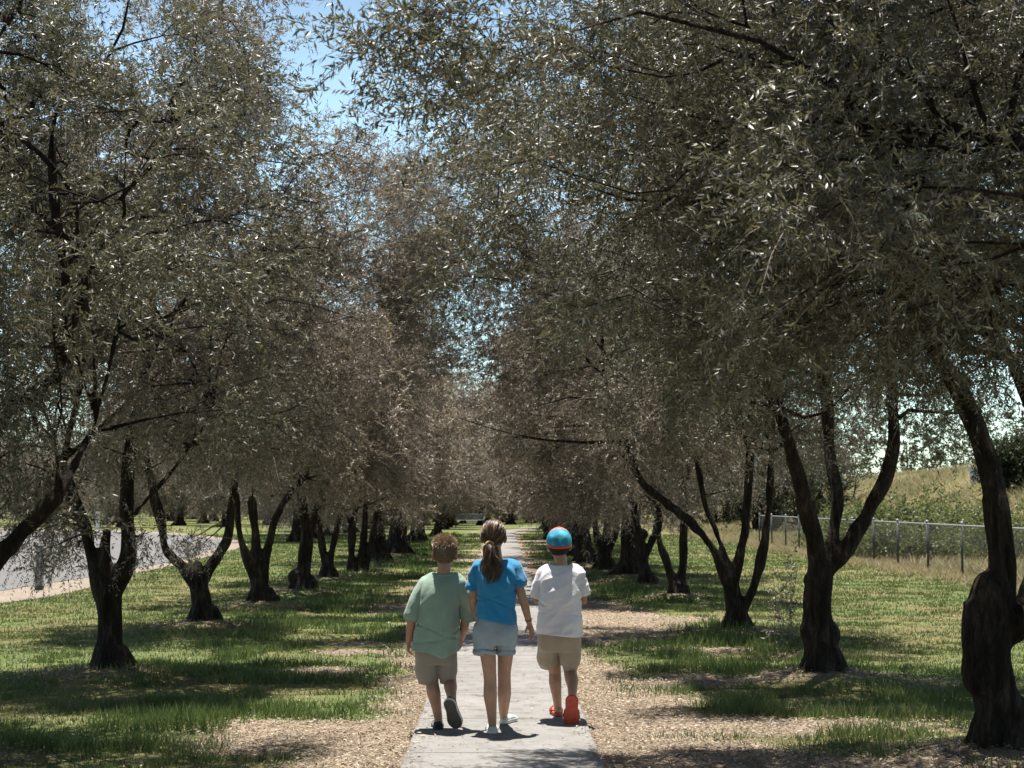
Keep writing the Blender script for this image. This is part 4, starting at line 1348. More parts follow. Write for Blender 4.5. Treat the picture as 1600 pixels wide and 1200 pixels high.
def hand(bm, wrist, d, n, s, curl=0.5, size=1.0):
    """d along the hand, n palm side, s thumb side"""
    d = Vector(d).normalized(); n = Vector(n); n = (n - d * n.dot(d)).normalized()
    s = Vector(s); s = (s - d * s.dot(d) - n * s.dot(n)).normalized()
    w = Vector(wrist)
    rot = Matrix((s, n, d)).transposed()
    add_ell(bm, w + d * 0.036 * size, (0.029 * size, 0.0125 * size, 0.044 * size), rot)
    for k in range(4):
        L = (0.052, 0.058, 0.054, 0.043)[k] * size
        b = w + d * (0.064 - 0.003 * abs(k - 1)) * size + s * (0.0215 - 0.0143 * k) * size
        ang = curl * (0.45 + 0.1 * k)
        pts = [b - d * 0.018 * size, b]; r = [0.0085 * size, 0.0082 * size]
        fan = s * (0.10 - 0.07 * k)
        for f, rr2 in ((0.44, 0.0075), (0.32, 0.0068), (0.24, 0.0056)):
            e = (d * math.cos(ang) + n * math.sin(ang) + fan).normalized()
            pts.append(pts[-1] + e * L * f); r.append(rr2 * size)
            ang += curl * 0.75
        add_chain(bm, pts, r, 8, 2)
    b = w + d * 0.018 * size + s * 0.02 * size
    e1 = (d * 0.7 + s * 0.65 + n * 0.3).normalized(); e2 = (d * 0.9 + s * 0.25 + n * 0.45).normalized()
    add_chain(bm, [b, b + e1 * 0.028 * size, b + e1 * 0.028 * size + e2 * 0.026 * size], [0.0115 * size, 0.0092 * size, 0.007 * size], 8, 3)


def head(bm, c, s=1.0, yaw=0.0):
    c = Vector(c)
    R_ = Matrix.Rotation(yaw, 3, 'Z')
    f = lambda x, y, z: c + R_ @ Vector((x, y, z)) * s
    add_ell(bm, f(0, -0.006, 0.018), (0.073 * s, 0.088 * s, 0.083 * s), R_)
    add_ell(bm, f(0, 0.030, -0.038), (0.056 * s, 0.055 * s, 0.064 * s), R_)
    add_ell(bm, f(0, 0.062, -0.082), (0.024 * s, 0.022 * s, 0.02 * s), R_)
    add_chain(bm, [f(0, 0.080, 0.012), f(0, 0.092, -0.012), f(0, 0.100, -0.026)], [0.008 * s, 0.0095 * s, 0.0125 * s], 8, 2)
    for q in (-1, 1):
        add_ell(bm, f(q * 0.011, 0.091, -0.030), (0.008 * s, 0.008 * s, 0.006 * s), R_)
        add_ell(bm, f(q * 0.032, 0.071, 0.017), (0.026 * s, 0.014 * s, 0.008 * s), R_)
        add_ell(bm, f(q * 0.031, 0.0695, 0.0085), (0.016 * s, 0.0115 * s, 0.005 * s), R_)
        add_ell(bm, f(q * 0.031, 0.068, -0.0105), (0.016 * s, 0.0105 * s, 0.004 * s), R_)
        add_ell(bm, f(q * 0.036, 0.062, -0.028), (0.022 * s, 0.02 * s, 0.02 * s), R_)
        er = Matrix.Rotation(q * 0.35, 3, 'Z')
        add_ell(bm, f(q * 0.077, -0.004, -0.012), (0.009 * s, 0.019 * s, 0.029 * s), R_ @ er)
        add_ell(bm, f(q * 0.072, 0.008, -0.034), (0.009 * s, 0.01 * s, 0.012 * s), R_)
    add_ell(bm, f(0, 0.083, -0.050), (0.021 * s, 0.011 * s, 0.0055 * s), R_)
    add_ell(bm, f(0, 0.080, -0.060), (0.018 * s, 0.011 * s, 0.006 * s), R_)


def eyes(parent, c, s=1.0, yaw=0.0):
    for q in (-1, 1):
        bm = bmesh.new()
        R_ = Matrix.Rotation(yaw, 3, 'Z')
        e = Vector(c) + R_ @ Vector((q * 0.030, 0.0685, 0.0)) * s
        bmesh.ops.create_uvsphere(bm, u_segments=14, v_segments=10, radius=0.0112 * s, matrix=Matrix.Translation(e))
        o = from_bm('eye', bm, M_EYEWHITE, parent)
        bm = bmesh.new()
        bmesh.ops.create_uvsphere(bm, u_segments=12, v_segments=8, radius=0.0058 * s, matrix=Matrix.Translation(e + R_ @ Vector((0, 0.0062, 0)) * s))
        from_bm('iris', bm, M_IRIS, o)


def solid(name, bm, m, parent, voxel=0.0045, smooth_it=3):
    me = remeshed(bm, voxel, smooth_it)
    me.name = name
    me.materials.clear(); me.materials.append(m)
    me.polygons.foreach_set('use_smooth', np.full(len(me.polygons), True))
    return obj(name, me, parent)


def garment(name, bm, m, parent, opens, folds, voxel=0.006, smooth_it=4, thick=0.004, warp=None):
    """remeshed cloth solid, wrinkled, opened at the given planes (point, outward direction, reach) and given thickness"""
    me = remeshed(bm, voxel, smooth_it)
    co = get_co(me); no = get_no(me)
    d = folds(co)
    for (pnt, dr, reach) in opens:      # hems stay put
        t = np.abs((co - np.array(pnt)) @ np.array(Vector(dr).normalized()))
        d = d * np.clip(t / 0.02 + 0.3, 0, 1)
    set_co(me, co + no * d[:, None])
    bm = bmesh.new(); bm.from_mesh(me); bpy.data.meshes.remove(me)
    bm.faces.ensure_lookup_table(); bm.normal_update()
    kill = []
    for f in bm.faces:
        c = f.calc_center_median()
        for (pnt, dr, reach) in opens:
            dr = Vector(dr).normalized(); q = c - Vector(pnt)
            if f.normal.dot(dr) > 0.60 and abs(q.dot(dr)) < 0.022 and (q - dr * q.dot(dr)).length < reach:
                kill.append(f); break
    bmesh.ops.delete(bm, geom=kill, context='FACES')
    for v in bm.verts:                  # even hems
        if v.is_boundary:
            for (pnt, dr, reach) in opens:
                dr = Vector(dr).normalized(); q = v.co - Vector(pnt); h = q.dot(dr)
                if abs(h) < 0.035 and (q - dr * h).length < reach * 1.3:
                    v.co -= dr * (h + 0.006); break
    if warp:
        for v in bm.verts: v.co.z += warp(v.co)
    out = bpy.data.meshes.new(name); bm.to_mesh(out); bm.free()
    out.materials.append(m)
    out.polygons.foreach_set('use_smooth', np.full(len(out.polygons), True))
    o = obj(name, out, parent)
    so_ = o.modifiers.new('thickness', 'SOLIDIFY'); so_.thickness = thick; so_.offset = -1
    return o


def ridged(co, ax, freq, stretch, seed, amp):
    """folds running along ax"""
    ax = Vector(ax).normalized(); o1 = ax.orthogonal().normalized(); o2 = ax.cross(o1)
    out = np.empty(len(co))
    for i, c in enumerate(co):
        v = Vector(c)
        q = Vector((v.dot(ax) * freq / stretch + seed, v.dot(o1) * freq, v.dot(o2) * freq))
        n = mnoise.noise(q)
        out[i] = (1 - abs(n) * 2) * 0.5 + 0.5 * mnoise.noise(q * 0.5 + Vector((7, 3, 1)))
    return out * amp


def frame(heel, toe, up):
    f = (Vector(toe) - Vector(heel)); L = f.length; f.normalize()
    u = Vector(up); u = (u - f * u.dot(f)).normalized()
    s = f.cross(u)
    return Matrix((s, f, u)).transposed().to_4x4(), L


def shoe(parent, heel, toe, up, wid, m_up, m_sole, m_rim, name='shoe', high=0.06, strap=False):
    """heel and toe are the ends of the sole's underside; up points from the sole into the foot"""
    R_, L = frame(heel, toe, up)
    M = Matrix.Translation(Vector(heel)) @ R_
    ts = [0.0, 0.008, 0.03, 0.07, 0.12, 0.2, 0.3, 0.4, 0.5, 0.6, 0.7, 0.78, 0.85, 0.91, 0.955, 0.985, 1.0]
    hw = [0.03 if t in (0.0, 1.0) else np.interp(t, [0, 0.2, 0.4, 0.6, 0.72, 1], [0.40, 0.40, 0.37, 0.44, 0.49, 0.49]) * math.sqrt(max(0, 1 - max(0, (0.2 - t) / 0.2) ** 2.2)) * math.sqrt(max(0, 1 - max(0, (t - 0.70) / 0.30) ** 2.2)) for t in ts]
    bm = bmesh.new()
    rows = []
    for z in (0.0, 0.004, 0.020, 0.024):
        k = 0.94 if z in (0.0, 0.024) else 1.0
        row = [Vector((wid * w * k, L * (t - 0.5) * (0.985 if k < 1 else 1) + L * 0.5, z)) for t, w in zip(ts, hw)]
        row += [Vector((-wid * w * k, L * (t - 0.5) * (0.985 if k < 1 else 1) + L * 0.5, z)) for t, w in list(zip(ts, hw))[::-1]]
        rows.append([bm.verts.new(M @ q) for q in row])
    n = len(rows[0])
    side_faces = []
    for a, b in zip(rows, rows[1:]):
        for i in range(n):
            side_faces.append(bm.faces.new((a[i], a[(i + 1) % n], b[(i + 1) % n], b[i])))
    bot = bm.faces.new(rows[0][::-1]); bm.faces.new(rows[-1])
    bot.material_index = 1
    bmesh.ops.recalc_face_normals(bm, faces=bm.faces)
    sole_bm = bm
    bm = bmesh.new()
    if strap:
        # broad band over the forefoot
        rows = []
        for t in (0.46, 0.52, 0.60, 0.68, 0.73):
            w = np.interp(t, ts, hw) * wid * 1.04
            h = 0.052 - 0.03 * (t - 0.46)
            rows.append([bm.verts.new(M @ Vector((w * math.cos(a), L * t, 0.014 + h * math.sin(a)))) for a in np.linspace(0, math.pi, 13)])
        for a, b in zip(rows, rows[1:]):
            for i in range(12): bm.faces.new((a[i], a[i + 1], b[i + 1], b[i]))
    else:
        hs = np.interp(ts, [0, 0.08, 0.2, 0.36, 0.5, 0.75, 0.93, 1.0], [high * 0.8, high, high * 0.98, high * 0.92, 0.056, 0.044, 0.030, 0.016])
        rows = []
        for t, w, h in zip(ts, hw, hs):
            rows.append([bm.verts.new(M @ Vector((wid * w * 0.95 * math.copysign(abs(math.cos(a)) ** 0.75, math.cos(a)), L * (0.012 + 0.976 * t), 0.018 + (h - 0.018) * math.sin(a) ** 0.8))) for a in np.linspace(0, math.pi, 15)])
        for a, b in zip(rows, rows[1:]):
            for i in range(14): bm.faces.new((a[i], a[i + 1], b[i + 1], b[i]))
        bm.faces.new(rows[0]); bm.faces.new(rows[-1][::-1])
    bmesh.ops.recalc_face_normals(bm, faces=bm.faces)
    o = from_bm(name, bm, m_up, parent)
    if strap:
        so_ = o.modifiers.new('thickness', 'SOLIDIFY'); so_.thickness = 0.006; so_.offset = 1
    so2 = o.modifiers.new('sub', 'SUBSURF'); so2.levels = so2.render_levels = 1
    from_bm('sole', sole_bm, [m_rim, m_sole], o, smooth=False)
    return o


def strands(name, roots, paths_fn, m, parent, width=0.003, nseg=4, taper=0.3, rnd=None, seed=1):
    """ribbons; paths_fn(i) -> list of nseg+1 points"""
    rng = np.random.default_rng(seed)
    vs, fs, rn = [], [], []
    for i in range(len(roots)):
        P = paths_fn(i, rng)
        t = unit(np.diff(np.array(list(P) + [2 * P[-1] - P[-2]]), axis=0))
        s = unit(np.cross(t, rng.normal(size=3)))
        b = len(vs)
        for k in range(len(P)):
            w = width * (1 - (1 - taper) * k / (len(P) - 1)) / 2
            vs.append(P[k] - s[k] * w); vs.append(P[k] + s[k] * w)
        r = rng.uniform(0, 1) if rnd is None else rnd(i, rng)
        for k in range(len(P) - 1):
            fs.append((b + 2 * k, b + 2 * k + 1, b + 2 * k + 3, b + 2 * k + 2)); rn.append(r)
    me = np_mesh(name, vs, fs, [m], smooth=True, fattr={'rnd': rn})
    return obj(name, me, parent)


def scalp(n, c, r, keep, rng):
    out = []
    while len(out) < n:
        d = unit(rng.normal(size=(800, 3)))
        out.extend(d[keep(d)].tolist())
    return np.array(out[:n])


def shell(name, c, r, keep, m, parent, noise=0.004):
    bm = bmesh.new()
    bmesh.ops.create_icosphere(bm, subdivisions=5, radius=1)
    kill = [f for f in bm.faces if not keep(np.array([f.calc_center_median().normalized()]))[0]]
    bmesh.ops.delete(bm, geom=kill, context='FACES')
    for v in bm.verts:
        d = v.co.normalized()
        k = 1 + noise / r[0] * mnoise.noise(d * 9)
        v.co = Vector(c) + Vector((d.x * r[0] * k, d.y * r[1] * k, d.z * r[2] * k))
    o = from_bm(name, bm, m, parent)
    a = o.data.attributes.new('rnd', 'FLOAT', 'FACE')
    a.data.foreach_set('value', np.full(len(o.data.polygons), 0.2, np.float32))
    so_ = o.modifiers.new('thickness', 'SOLIDIFY'); so_.thickness = 0.006; so_.offset = -1
    return o


class Kid:
    def __init__(self, u, d, v_ground=None):
        w = W(u, 900, d)
        self.base = Vector((w.x, d, 0.034)); self.d = d

    def p(self, u, v, dd=0.0):
        return np.array(W(u, v, self.d + dd) - self.base)

    def m(self, px):
        return px * self.d / FPX

    def ring(self, u0, u1, v, ry, dd=0.0):
        c = self.p((u0 + u1) / 2, v, dd)
        return (c[0], c[1], c[2], self.m(u1 - u0) / 2, ry)


def person(k, label):
    return None


# ---- boy in the green shirt ----------------------------------------------------------------
K = Kid(685, 10.6)
P = K.p
bm = bmesh.new()
hc = P(695, 866, 0.0)
head(bm, hc, 1.04)
add_chain(bm, [P(694, 884, 0.0), P(693, 899, -0.012), P(690, 912, -0.012)], [0.047, 0.049, 0.06])
add_loft(bm, [(*P(689, 905), 0.07, 0.05), (*P(687, 918), 0.118, 0.072), (*P(685, 950), 0.112, 0.08), (*P(682, 985), 0.105, 0.078), (*P(680, 1012), 0.12, 0.085), (*P(680, 1030), 0.11, 0.08)], k=3)
for pts in ([P(664, 916), P(652, 942, -0.01), P(644, 968, -0.02)], [P(719, 916), P(724, 942, 0.01), P(727, 970, 0.02)]):
    add_chain(bm, pts, [0.042, 0.036, 0.031])
add_chain(bm, [P(644, 968, -0.02), P(641, 982, -0.01), P(639, 1002, 0.02)], [0.031, 0.031, 0.021])
add_chain(bm, [P(727, 970, 0.02), P(725, 982, 0.06), P(721, 998, 0.13)], [0.031, 0.031, 0.021])
hand(bm, P(639, 1001, 0.02), (-0.1, 0.1, -1), (1, -0.1, 0), (0.1, 1, 0), 0.75, 0.95)
hand(bm, P(721, 997, 0.125), (-0.05, 0.45, -0.8), (-1, 0, 0), (0, 0.9, 0.4), 0.6, 0.95)
# support leg and trailing leg
add_chain(bm, [P(667, 1018, 0.0), P(672, 1046, 0.03), P(675, 1067, 0.04), P(678, 1084, 0.0), P(682, 1105, -0.01), P(685, 1124, 0.0), P(685, 1132, 0.005)], [0.072, 0.058, 0.046, 0.047, 0.034, 0.028, 0.03])
add_chain(bm, [P(697, 1018, 0.0), P(701, 1046, 0.04), P(703, 1064, 0.05), P(704, 1074, -0.03), P(705, 1084, -0.12), P(706, 1092, -0.20)], [0.07, 0.055, 0.045, 0.045, 0.035, 0.03])
add_chain(bm, [P(705.5, 1091, -0.195), P(708, 1101, -0.17)], [0.03, 0.026])
body = solid('person', bm, M_SKIN, None)
body.location = K.base
tag(body, 'boy with short brown hair in a loose green shirt and grey shorts, walking away', 'person')
eyes(body, hc, 1.04)
bm = bmesh.new()
ring = K.ring
add_loft(bm, [ring(675, 713, 895, 0.055, 0.02), ring(666, 721, 901, 0.078, 0.02), ring(659, 725, 911, 0.106, 0.018), ring(657, 721, 926, 0.126, 0.012), ring(657, 717, 946, 0.132, 0.004), ring(652, 715, 980, 0.128), ring(645, 714, 1019, 0.134, -0.005)], power=2.3)
add_chain(bm, [P(666, 913), P(654, 935, -0.005), P(644, 962, -0.015)], [0.053, 0.047, 0.050])
add_chain(bm, [P(716, 913), P(724, 935, 0.01), P(732, 960, 0.03)], [0.053, 0.048, 0.052])
bot = P(680, 1020); lsl = P(643.5, 966, -0.017); rsl = P(732.5, 965, 0.032); nk = P(694, 894)
garment('shirt', bm, M_SHIRT_GREEN, body,
        [(bot, (0, 0, -1), 0.25), (P(643, 971.5, -0.018), Vector(P(645, 962, -0.015)) - Vector(P(655, 935, -0.005)), 0.075), (P(734, 973, 0.035), Vector(P(731, 960, 0.03)) - Vector(P(723, 935, 0.01)), 0.085), (nk, (0, 0, 1), 0.075)],
        lambda co: ridged(co, (0.12, 0, 1), 9, 5, 2, 0.021) + ridged(co, (0.6, 0.1, 1), 17, 4, 9, 0.011),
        warp=lambda c: (-0.045 * math.exp(-((c.x - 0.035) / 0.07) ** 2) + 0.012) * max(0, min(1, (bot[2] + 0.2 - c.z) / 0.2)) if abs(c.x + 0.02) < 0.17 else 0)
bm = bmesh.new()
add_chain(bm, [P(677, 895.5, 0.01), P(685, 898.5, -0.055), P(694, 899.5, -0.062), P(703, 898.5, -0.055), P(711, 895.5, 0.01), P(694, 903, 0.06), P(677, 895.5, 0.01)], [0.0085] * 7, 8)
solid('collar', bm, M_SHIRT_GREEN, body.children[-1] if body.children[-1].name.startswith('shirt') else body, 0.004, 1)
bm = bmesh.new()
add_loft(bm, [ring(652, 712, 985, 0.098), ring(648, 714, 1005, 0.108), ring(648, 714, 1022, 0.099), ring(650, 712, 1037, 0.080)], power=2.2)
add_chain(bm, [P(667, 1020), P(667, 1036, 0.01), P(667, 1051, 0.02)], [0.083, 0.081, 0.081])
add_chain(bm, [P(697, 1020), P(698, 1036, 0.02), P(698.5, 1052, 0.03)], [0.078, 0.073, 0.070])
garment('shorts', bm, M_SHORTS_GREY, body, [(P(667, 1069, 0.02), (0, 0.1, -1), 0.11), (P(699, 1068, 0.03), (0, 0.1, -1), 0.11)],
        lambda co: ridged(co, (0.1, 0, 1), 12, 4, 5, 0.007))
shoe(body, P(685, 1143, -0.045), P(683, 1131, 0.18), (0, 0, 1), 0.092, M_SHOE_BLACK, M_SOLE_DARK, M_SHOE_BLACK, high=0.066)
shoe(body, P(700, 1093, -0.255), P(714, 1139, -0.16), Vector((0.25, 1, 0.35)), 0.110, M_SHOE_BLACK, M_SOLE_DARK, M_SOLE_WHITE, high=0.066)
# hair
rng = np.random.default_rng(21)
c0 = hc + np.array([0, -0.006, 0.019]) * 1.04
hr = np.array([0.0765, 0.0925, 0.0875]) * 1.04
keep = lambda d: (d[:, 2] > np.where(d[:, 1] < -0.35, -0.80, np.where(d[:, 1] < 0.15, -0.80 + 1.5 * np.clip(d[:, 1] + 0.35, 0, 0.5), 0.40 + 0.25 * d[:, 1]))) & ~((np.abs(d[:, 0]) > 0.86) & (d[:, 2] < -0.12) & (d[:, 1] > -0.35))
hs_ = shell('hair', c0, hr, keep, M_HAIR_BOY, body, 0.003)
roots = scalp(4200, c0, hr, keep, rng)


def boy_path(i, rng):
    d = roots[i]
    top = np.clip((d[2] - 0.25) / 0.6, 0, 1)
    L = 0.012 + 0.034 * top * rng.uniform(0.4, 1.15)
    nrm = unit(d / hr)
    flow = np.array([0.25 * d[0] + rng.normal() * 0.3, -0.5 - 0.2 * (1 - top), -0.9 * (1 - top) + 0.35 * top])
    flow = flow - nrm * (flow @ nrm)
    e = unit(nrm * (0.3 + 0.9 * top) + flow * (1.0 - 0.45 * top) + rng.normal(size=3) * 0.28)
    p0 = c0 + d * hr
    return [p0, p0 + e * L * 0.55, p0 + e * L + np.array([0, 0, -0.004])]


strands('hair_strands', roots, boy_path, M_HAIR_BOY, hs_, 0.0034, seed=3, rnd=lambda i, rng: np.clip(rng.uniform(0, 0.7) + 0.3 * (roots[i][2] > 0.5), 0, 1))  # strands on top paler: sunlight from above put into the hair colour

# ---- girl in the blue shirt ----------------------------------------------------------------
K = Kid(770, 10.44)
P = K.p; ring = K.ring
bm = bmesh.new()
hc = P(771, 838, 0.01)
head(bm, hc, 1.06)
add_chain(bm, [P(773, 856, 0.005), P(775, 872, -0.012), P(776, 885, -0.012)], [0.043, 0.043, 0.055])
add_loft(bm, [(*P(776, 880), 0.065, 0.045), (*P(776, 890), 0.122, 0.066), (*P(775, 915), 0.115, 0.078), (*P(775, 950), 0.095, 0.07), (*P(774, 978), 0.115, 0.08), (*P(773, 988), 0.105, 0.078)], k=3)
add_chain(bm, [P(747, 889), P(741, 912, 0.0), P(740, 936, -0.01)], [0.038, 0.034, 0.028])
add_chain(bm, [P(740, 936, -0.01), P(741, 950, 0.06), P(745, 966, 0.15)], [0.028, 0.028, 0.019])
hand(bm, P(745, 966, 0.15), (0.05, 0.6, -0.6), (1, 0, 0), (0, 0.6, 0.6), 0.6, 0.98)
add_chain(bm, [P(804, 889), P(810, 912, -0.01), P(817, 936, -0.03)], [0.038, 0.034, 0.029])
add_chain(bm, [P(817, 936, -0.03), P(821, 950, -0.02), P(827, 974, 0.02)], [0.029, 0.029, 0.019])
hand(bm, P(827, 973, 0.02), (0.28, 0.1, -1), (-0.8, -0.5, -0.2), (-0.2, 0.9, 0), 0.35, 1.02)
add_chain(bm, [P(757, 990), P(762, 1020, 0.0), P(765, 1050, 0.0), P(766, 1064, 0.0), P(766, 1086, -0.025), P(768, 1110, -0.02), P(769.5, 1133, -0.005), P(770, 1140, 0)], [0.064, 0.056, 0.046, 0.044, 0.047, 0.035, 0.027, 0.03])
add_chain(bm, [P(791, 990), P(790, 1020, 0.08), P(788, 1048, 0.16), P(788, 1062, 0.19), P(788, 1084, 0.22), P(787, 1106, 0.32), P(787, 1119, 0.40), P(788, 1124, 0.41)], [0.064, 0.055, 0.046, 0.045, 0.048, 0.036, 0.028, 0.03])
body = solid('person', bm, M_SKIN, None)
body.location = K.base
tag(body, 'taller girl with a brown ponytail, blue shirt and pale denim shorts, between two boys', 'person')
eyes(body, hc, 1.06)
bm = bmesh.new()
add_loft(bm, [ring(755, 797, 874, 0.052, 0.02), ring(748, 804, 878, 0.072, 0.02), ring(742, 810, 887, 0.098, 0.016), ring(743, 808, 901, 0.118, 0.01), ring(744, 806, 916, 0.124, 0.004), ring(747, 804, 942, 0.106), ring(745, 806, 972, 0.116)], power=2.3)
add_chain(bm, [P(749, 888), P(743, 902), P(738.5, 916, 0.0)], [0.05, 0.048, 0.047])
add_chain(bm, [P(803, 888), P(806, 899, -0.005), P(810, 908, -0.01)], [0.051, 0.051, 0.051])
garment('shirt', bm, M_SHIRT_BLUE, body,
        [(P(775, 973), (0, 0, -1), 0.25), (P(735.8, 926, 0.0), Vector(P(738.5, 916, 0.0)) - Vector(P(743, 902)), 0.065), (P(814, 919, -0.014), Vector(P(810, 908, -0.01)) - Vector(P(803, 888)), 0.07), (P(776, 873.5), (0, 0, 1), 0.075)],
        lambda co: ridged(co, (0.8, 0, -0.75), 11, 5, 4, 0.021) + ridged(co, (0.5, 0.2, -1), 20, 4, 19, 0.009),
        warp=lambda c: (0.004 - 0.20 * (c.x - 0.02)) * max(0, min(1, (0.97 - c.z) / 0.2)) if c.z < 0.97 else 0)
bm = bmesh.new()
add_loft(bm, [ring(750, 803, 962, 0.094), ring(743, 808, 980, 0.114), ring(741, 808, 994, 0.105), ring(744, 805, 1006, 0.085)], power=2.2)
add_chain(bm, [P(758, 985), P(757.5, 998), P(757, 1008, 0.005)], [0.084, 0.080, 0.078])
add_chain(bm, [P(791, 985), P(790.5, 1000, 0.02), P(790, 1009, 0.03)], [0.080, 0.072, 0.068])
sh = garment('shorts', bm, M_SHORTS_DENIM, body, [(P(757, 1025.5, 0.005), (0, 0, -1), 0.072), (P(790, 1024.5, 0.035), (0, 0.15, -1), 0.06)],
             lambda co: ridged(co, (0.7, 0, 0.6), 14, 4, 5, 0.008))
for (u, v, dd, r) in ((757, 1018, 0.005, 0.073), (790, 1018, 0.035, 0.062)):
    bm = bmesh.new()
    c = P(u, v, dd)
    tube_pts(bm, [Vector(c) + Vector((math.cos(a) * r, math.sin(a) * r, 0.004 * math.sin(3 * a))) for a in np.linspace(0, 2 * math.pi, 33)], 0.009, 8, cap=False)
    for vtx in bm.verts: vtx.co.z = c[2] + (vtx.co.z - c[2]) * 1.7
    from_bm('rolled_hem', bm, M_SHORTS_DENIM, sh)
shoe(body, P(770, 1149, -0.05), P(768, 1138, 0.175), (0, 0, 1), 0.095, M_SHOE_MINT, M_SOLE_WHITE, M_SOLE_WHITE, high=0.055)
g0 = np.array([P(785, 1128, 0.38)[0], 0.375, 0.003]); g1 = g0 + np.array([0.085, 0.205, 0.0])
shoe(body, g0, g1, (0, 0, 1), 0.095, M_SHOE_MINT, M_SOLE_WHITE, M_SOLE_WHITE, high=0.055)
bm = bmesh.new()
wc = Vector(P(826, 968, 0.012)); wd = (Vector(P(827, 974, 0.02)) - Vector(P(821, 950, -0.02))).normalized()
o1 = wd.orthogonal().normalized(); o2 = wd.cross(o1)
tube_pts(bm, [wc + (o1 * math.cos(a) + o2 * math.sin(a)) * 0.0225 for a in np.linspace(0, 2 * math.pi, 25)], 0.0045, 8, cap=False)
from_bm('wristband', bm, M_BAND, body)
rng = np.random.default_rng(22)
c0 = hc + np.array([0, -0.006, 0.019]) * 1.06
hr = np.array([0.0775, 0.0935, 0.0885]) * 1.06
keepg = lambda d: (d[:, 2] > np.where(d[:, 1] < -0.2, -0.78, np.where(d[:, 1] < 0.3, -0.78 + 2.0 * np.clip(d[:, 1] + 0.2, 0, 0.6), 0.5 + 0.1 * d[:, 1]))) & ~((np.abs(d[:, 0]) > 0.80) & (d[:, 2] < -0.2) & (d[:, 1] > -0.3))
hs_ = shell('hair', c0, hr, keepg, M_HAIR_GIRL, body, 0.003)
tie = P(765, 851, -0.098)
td = unit((tie - c0) / hr)
roots_g = scalp(1700, c0, hr, keepg, rng)


def girl_path(i, rng):
    d = roots_g[i]
    out = []
    lift = rng.uniform(1.01, 1.06)
    n = 6
    k_end = rng.uniform(0.75, 1.0)
    for k in range(n):
        t = k / (n - 1) * k_end
        e = unit(d * (1 - t) + td * t + rng.normal(size=3) * 0.012)
        out.append(c0 + e * hr * lift)
    return out


strands('hair_strands', roots_g, girl_path, M_HAIR_GIRL, hs_, 0.0034, seed=5)
proots = np.zeros((520, 3))


def pony_path(i, rng):
    n = 9
    a = rng.uniform(0, 6.28); rr2 = math.sqrt(rng.uniform(0, 1))
    ox, oy = math.cos(a) * rr2, math.sin(a) * rr2
    Lh = rng.uniform(0.75, 1.05)
    lock = math.floor(a / 6.28 * 5); ph = lock * 2.1
    out = []
    for k in range(n):
        t = k / (n - 1)
        z = tie[2] - 0.252 * t * Lh + 0.018 * math.sin(math.pi * min(t * 3, 1))
        w = 0.016 + 0.062 * math.sin(math.pi * (0.06 + 0.66 * t)) * (1 - 0.2 * t)
        x = tie[0] + 0.018 * t + ox * w + 0.016 * math.sin(t * 10 + ph) * min(1, 2 * t)
        y = tie[1] - 0.030 * math.sin(math.pi * min(1, t * 1.6) * 0.6) + 0.012 * t + oy * w * 0.55 + 0.008 * math.cos(t * 10 + ph) * t
        out.append(np.array([x, y, z]) + rng.normal(size=3) * 0.0022)
    return out


strands('ponytail', proots, pony_path, M_HAIR_GIRL, body, 0.0036, seed=6, taper=0.4, rnd=lambda i, rng: rng.uniform(0, 1) ** 1.6)
bm = bmesh.new()
tube_pts(bm, [Vector(tie) + Vector((math.cos(a) * 0.021, -0.004 + 0.006 * math.sin(a), math.sin(a) * 0.019 + 0.002 * math.sin(5 * a))) for a in np.linspace(0, 2 * math.pi, 31)], 0.010, 8, cap=False)
from_bm('hair_tie', bm, M_TIE, body)

# ---- boy in the white shirt and teal cap ---------------------------------------------------
K = Kid(876, 11.0)
P = K.p; ring = K.ring
bm = bmesh.new()
hc = P(873.5, 850, 0.02)
head(bm, hc, 1.05)
add_chain(bm, [P(875, 868, 0.01), P(876, 880, -0.01), P(876, 892, -0.012)], [0.046, 0.046, 0.058])
add_loft(bm, [(*P(876, 889), 0.07, 0.05), (*P(876, 899), 0.125, 0.07), (*P(876, 925), 0.118, 0.08), (*P(875, 960), 0.105, 0.075), (*P(874, 990), 0.12, 0.088), (*P(874, 1008), 0.115, 0.085)], k=3)
for sg, sh_, el, wr, hd in ((-1, P(850, 898), P(839, 936, 0.04), P(856, 931, 0.23), (0.75, 0.5, 0.25)), (1, P(903, 898), P(911, 938, 0.02), P(898, 930, 0.23), (-0.75, 0.5, 0.25))):
    add_chain(bm, [sh_, (sh_ + el) / 2 + np.array([0.004 * sg, 0, 0]), el], [0.041, 0.036, 0.031])
    add_chain(bm, [el, el * 0.6 + wr * 0.4, wr], [0.031, 0.031, 0.02])
    hand(bm, wr, hd, (0, -0.4, 0.8), (0, 0.9, 0.4), 0.9, 0.97)
add_chain(bm, [P(861, 1000), P(864, 1030, 0.10), P(867, 1050, 0.15), P(867.5, 1066, 0.14), P(870, 1088, 0.19), P(872, 1107, 0.27), P(872, 1112, 0.28)], [0.074, 0.056, 0.045, 0.047, 0.034, 0.027, 0.029])
add_chain(bm, [P(890, 1000), P(890, 1030, 0.03), P(891, 1049, 0.05), P(893, 1061, -0.03), P(894.5, 1074, -0.13), P(894, 1087, -0.215)], [0.074, 0.056, 0.047, 0.048, 0.036, 0.029])
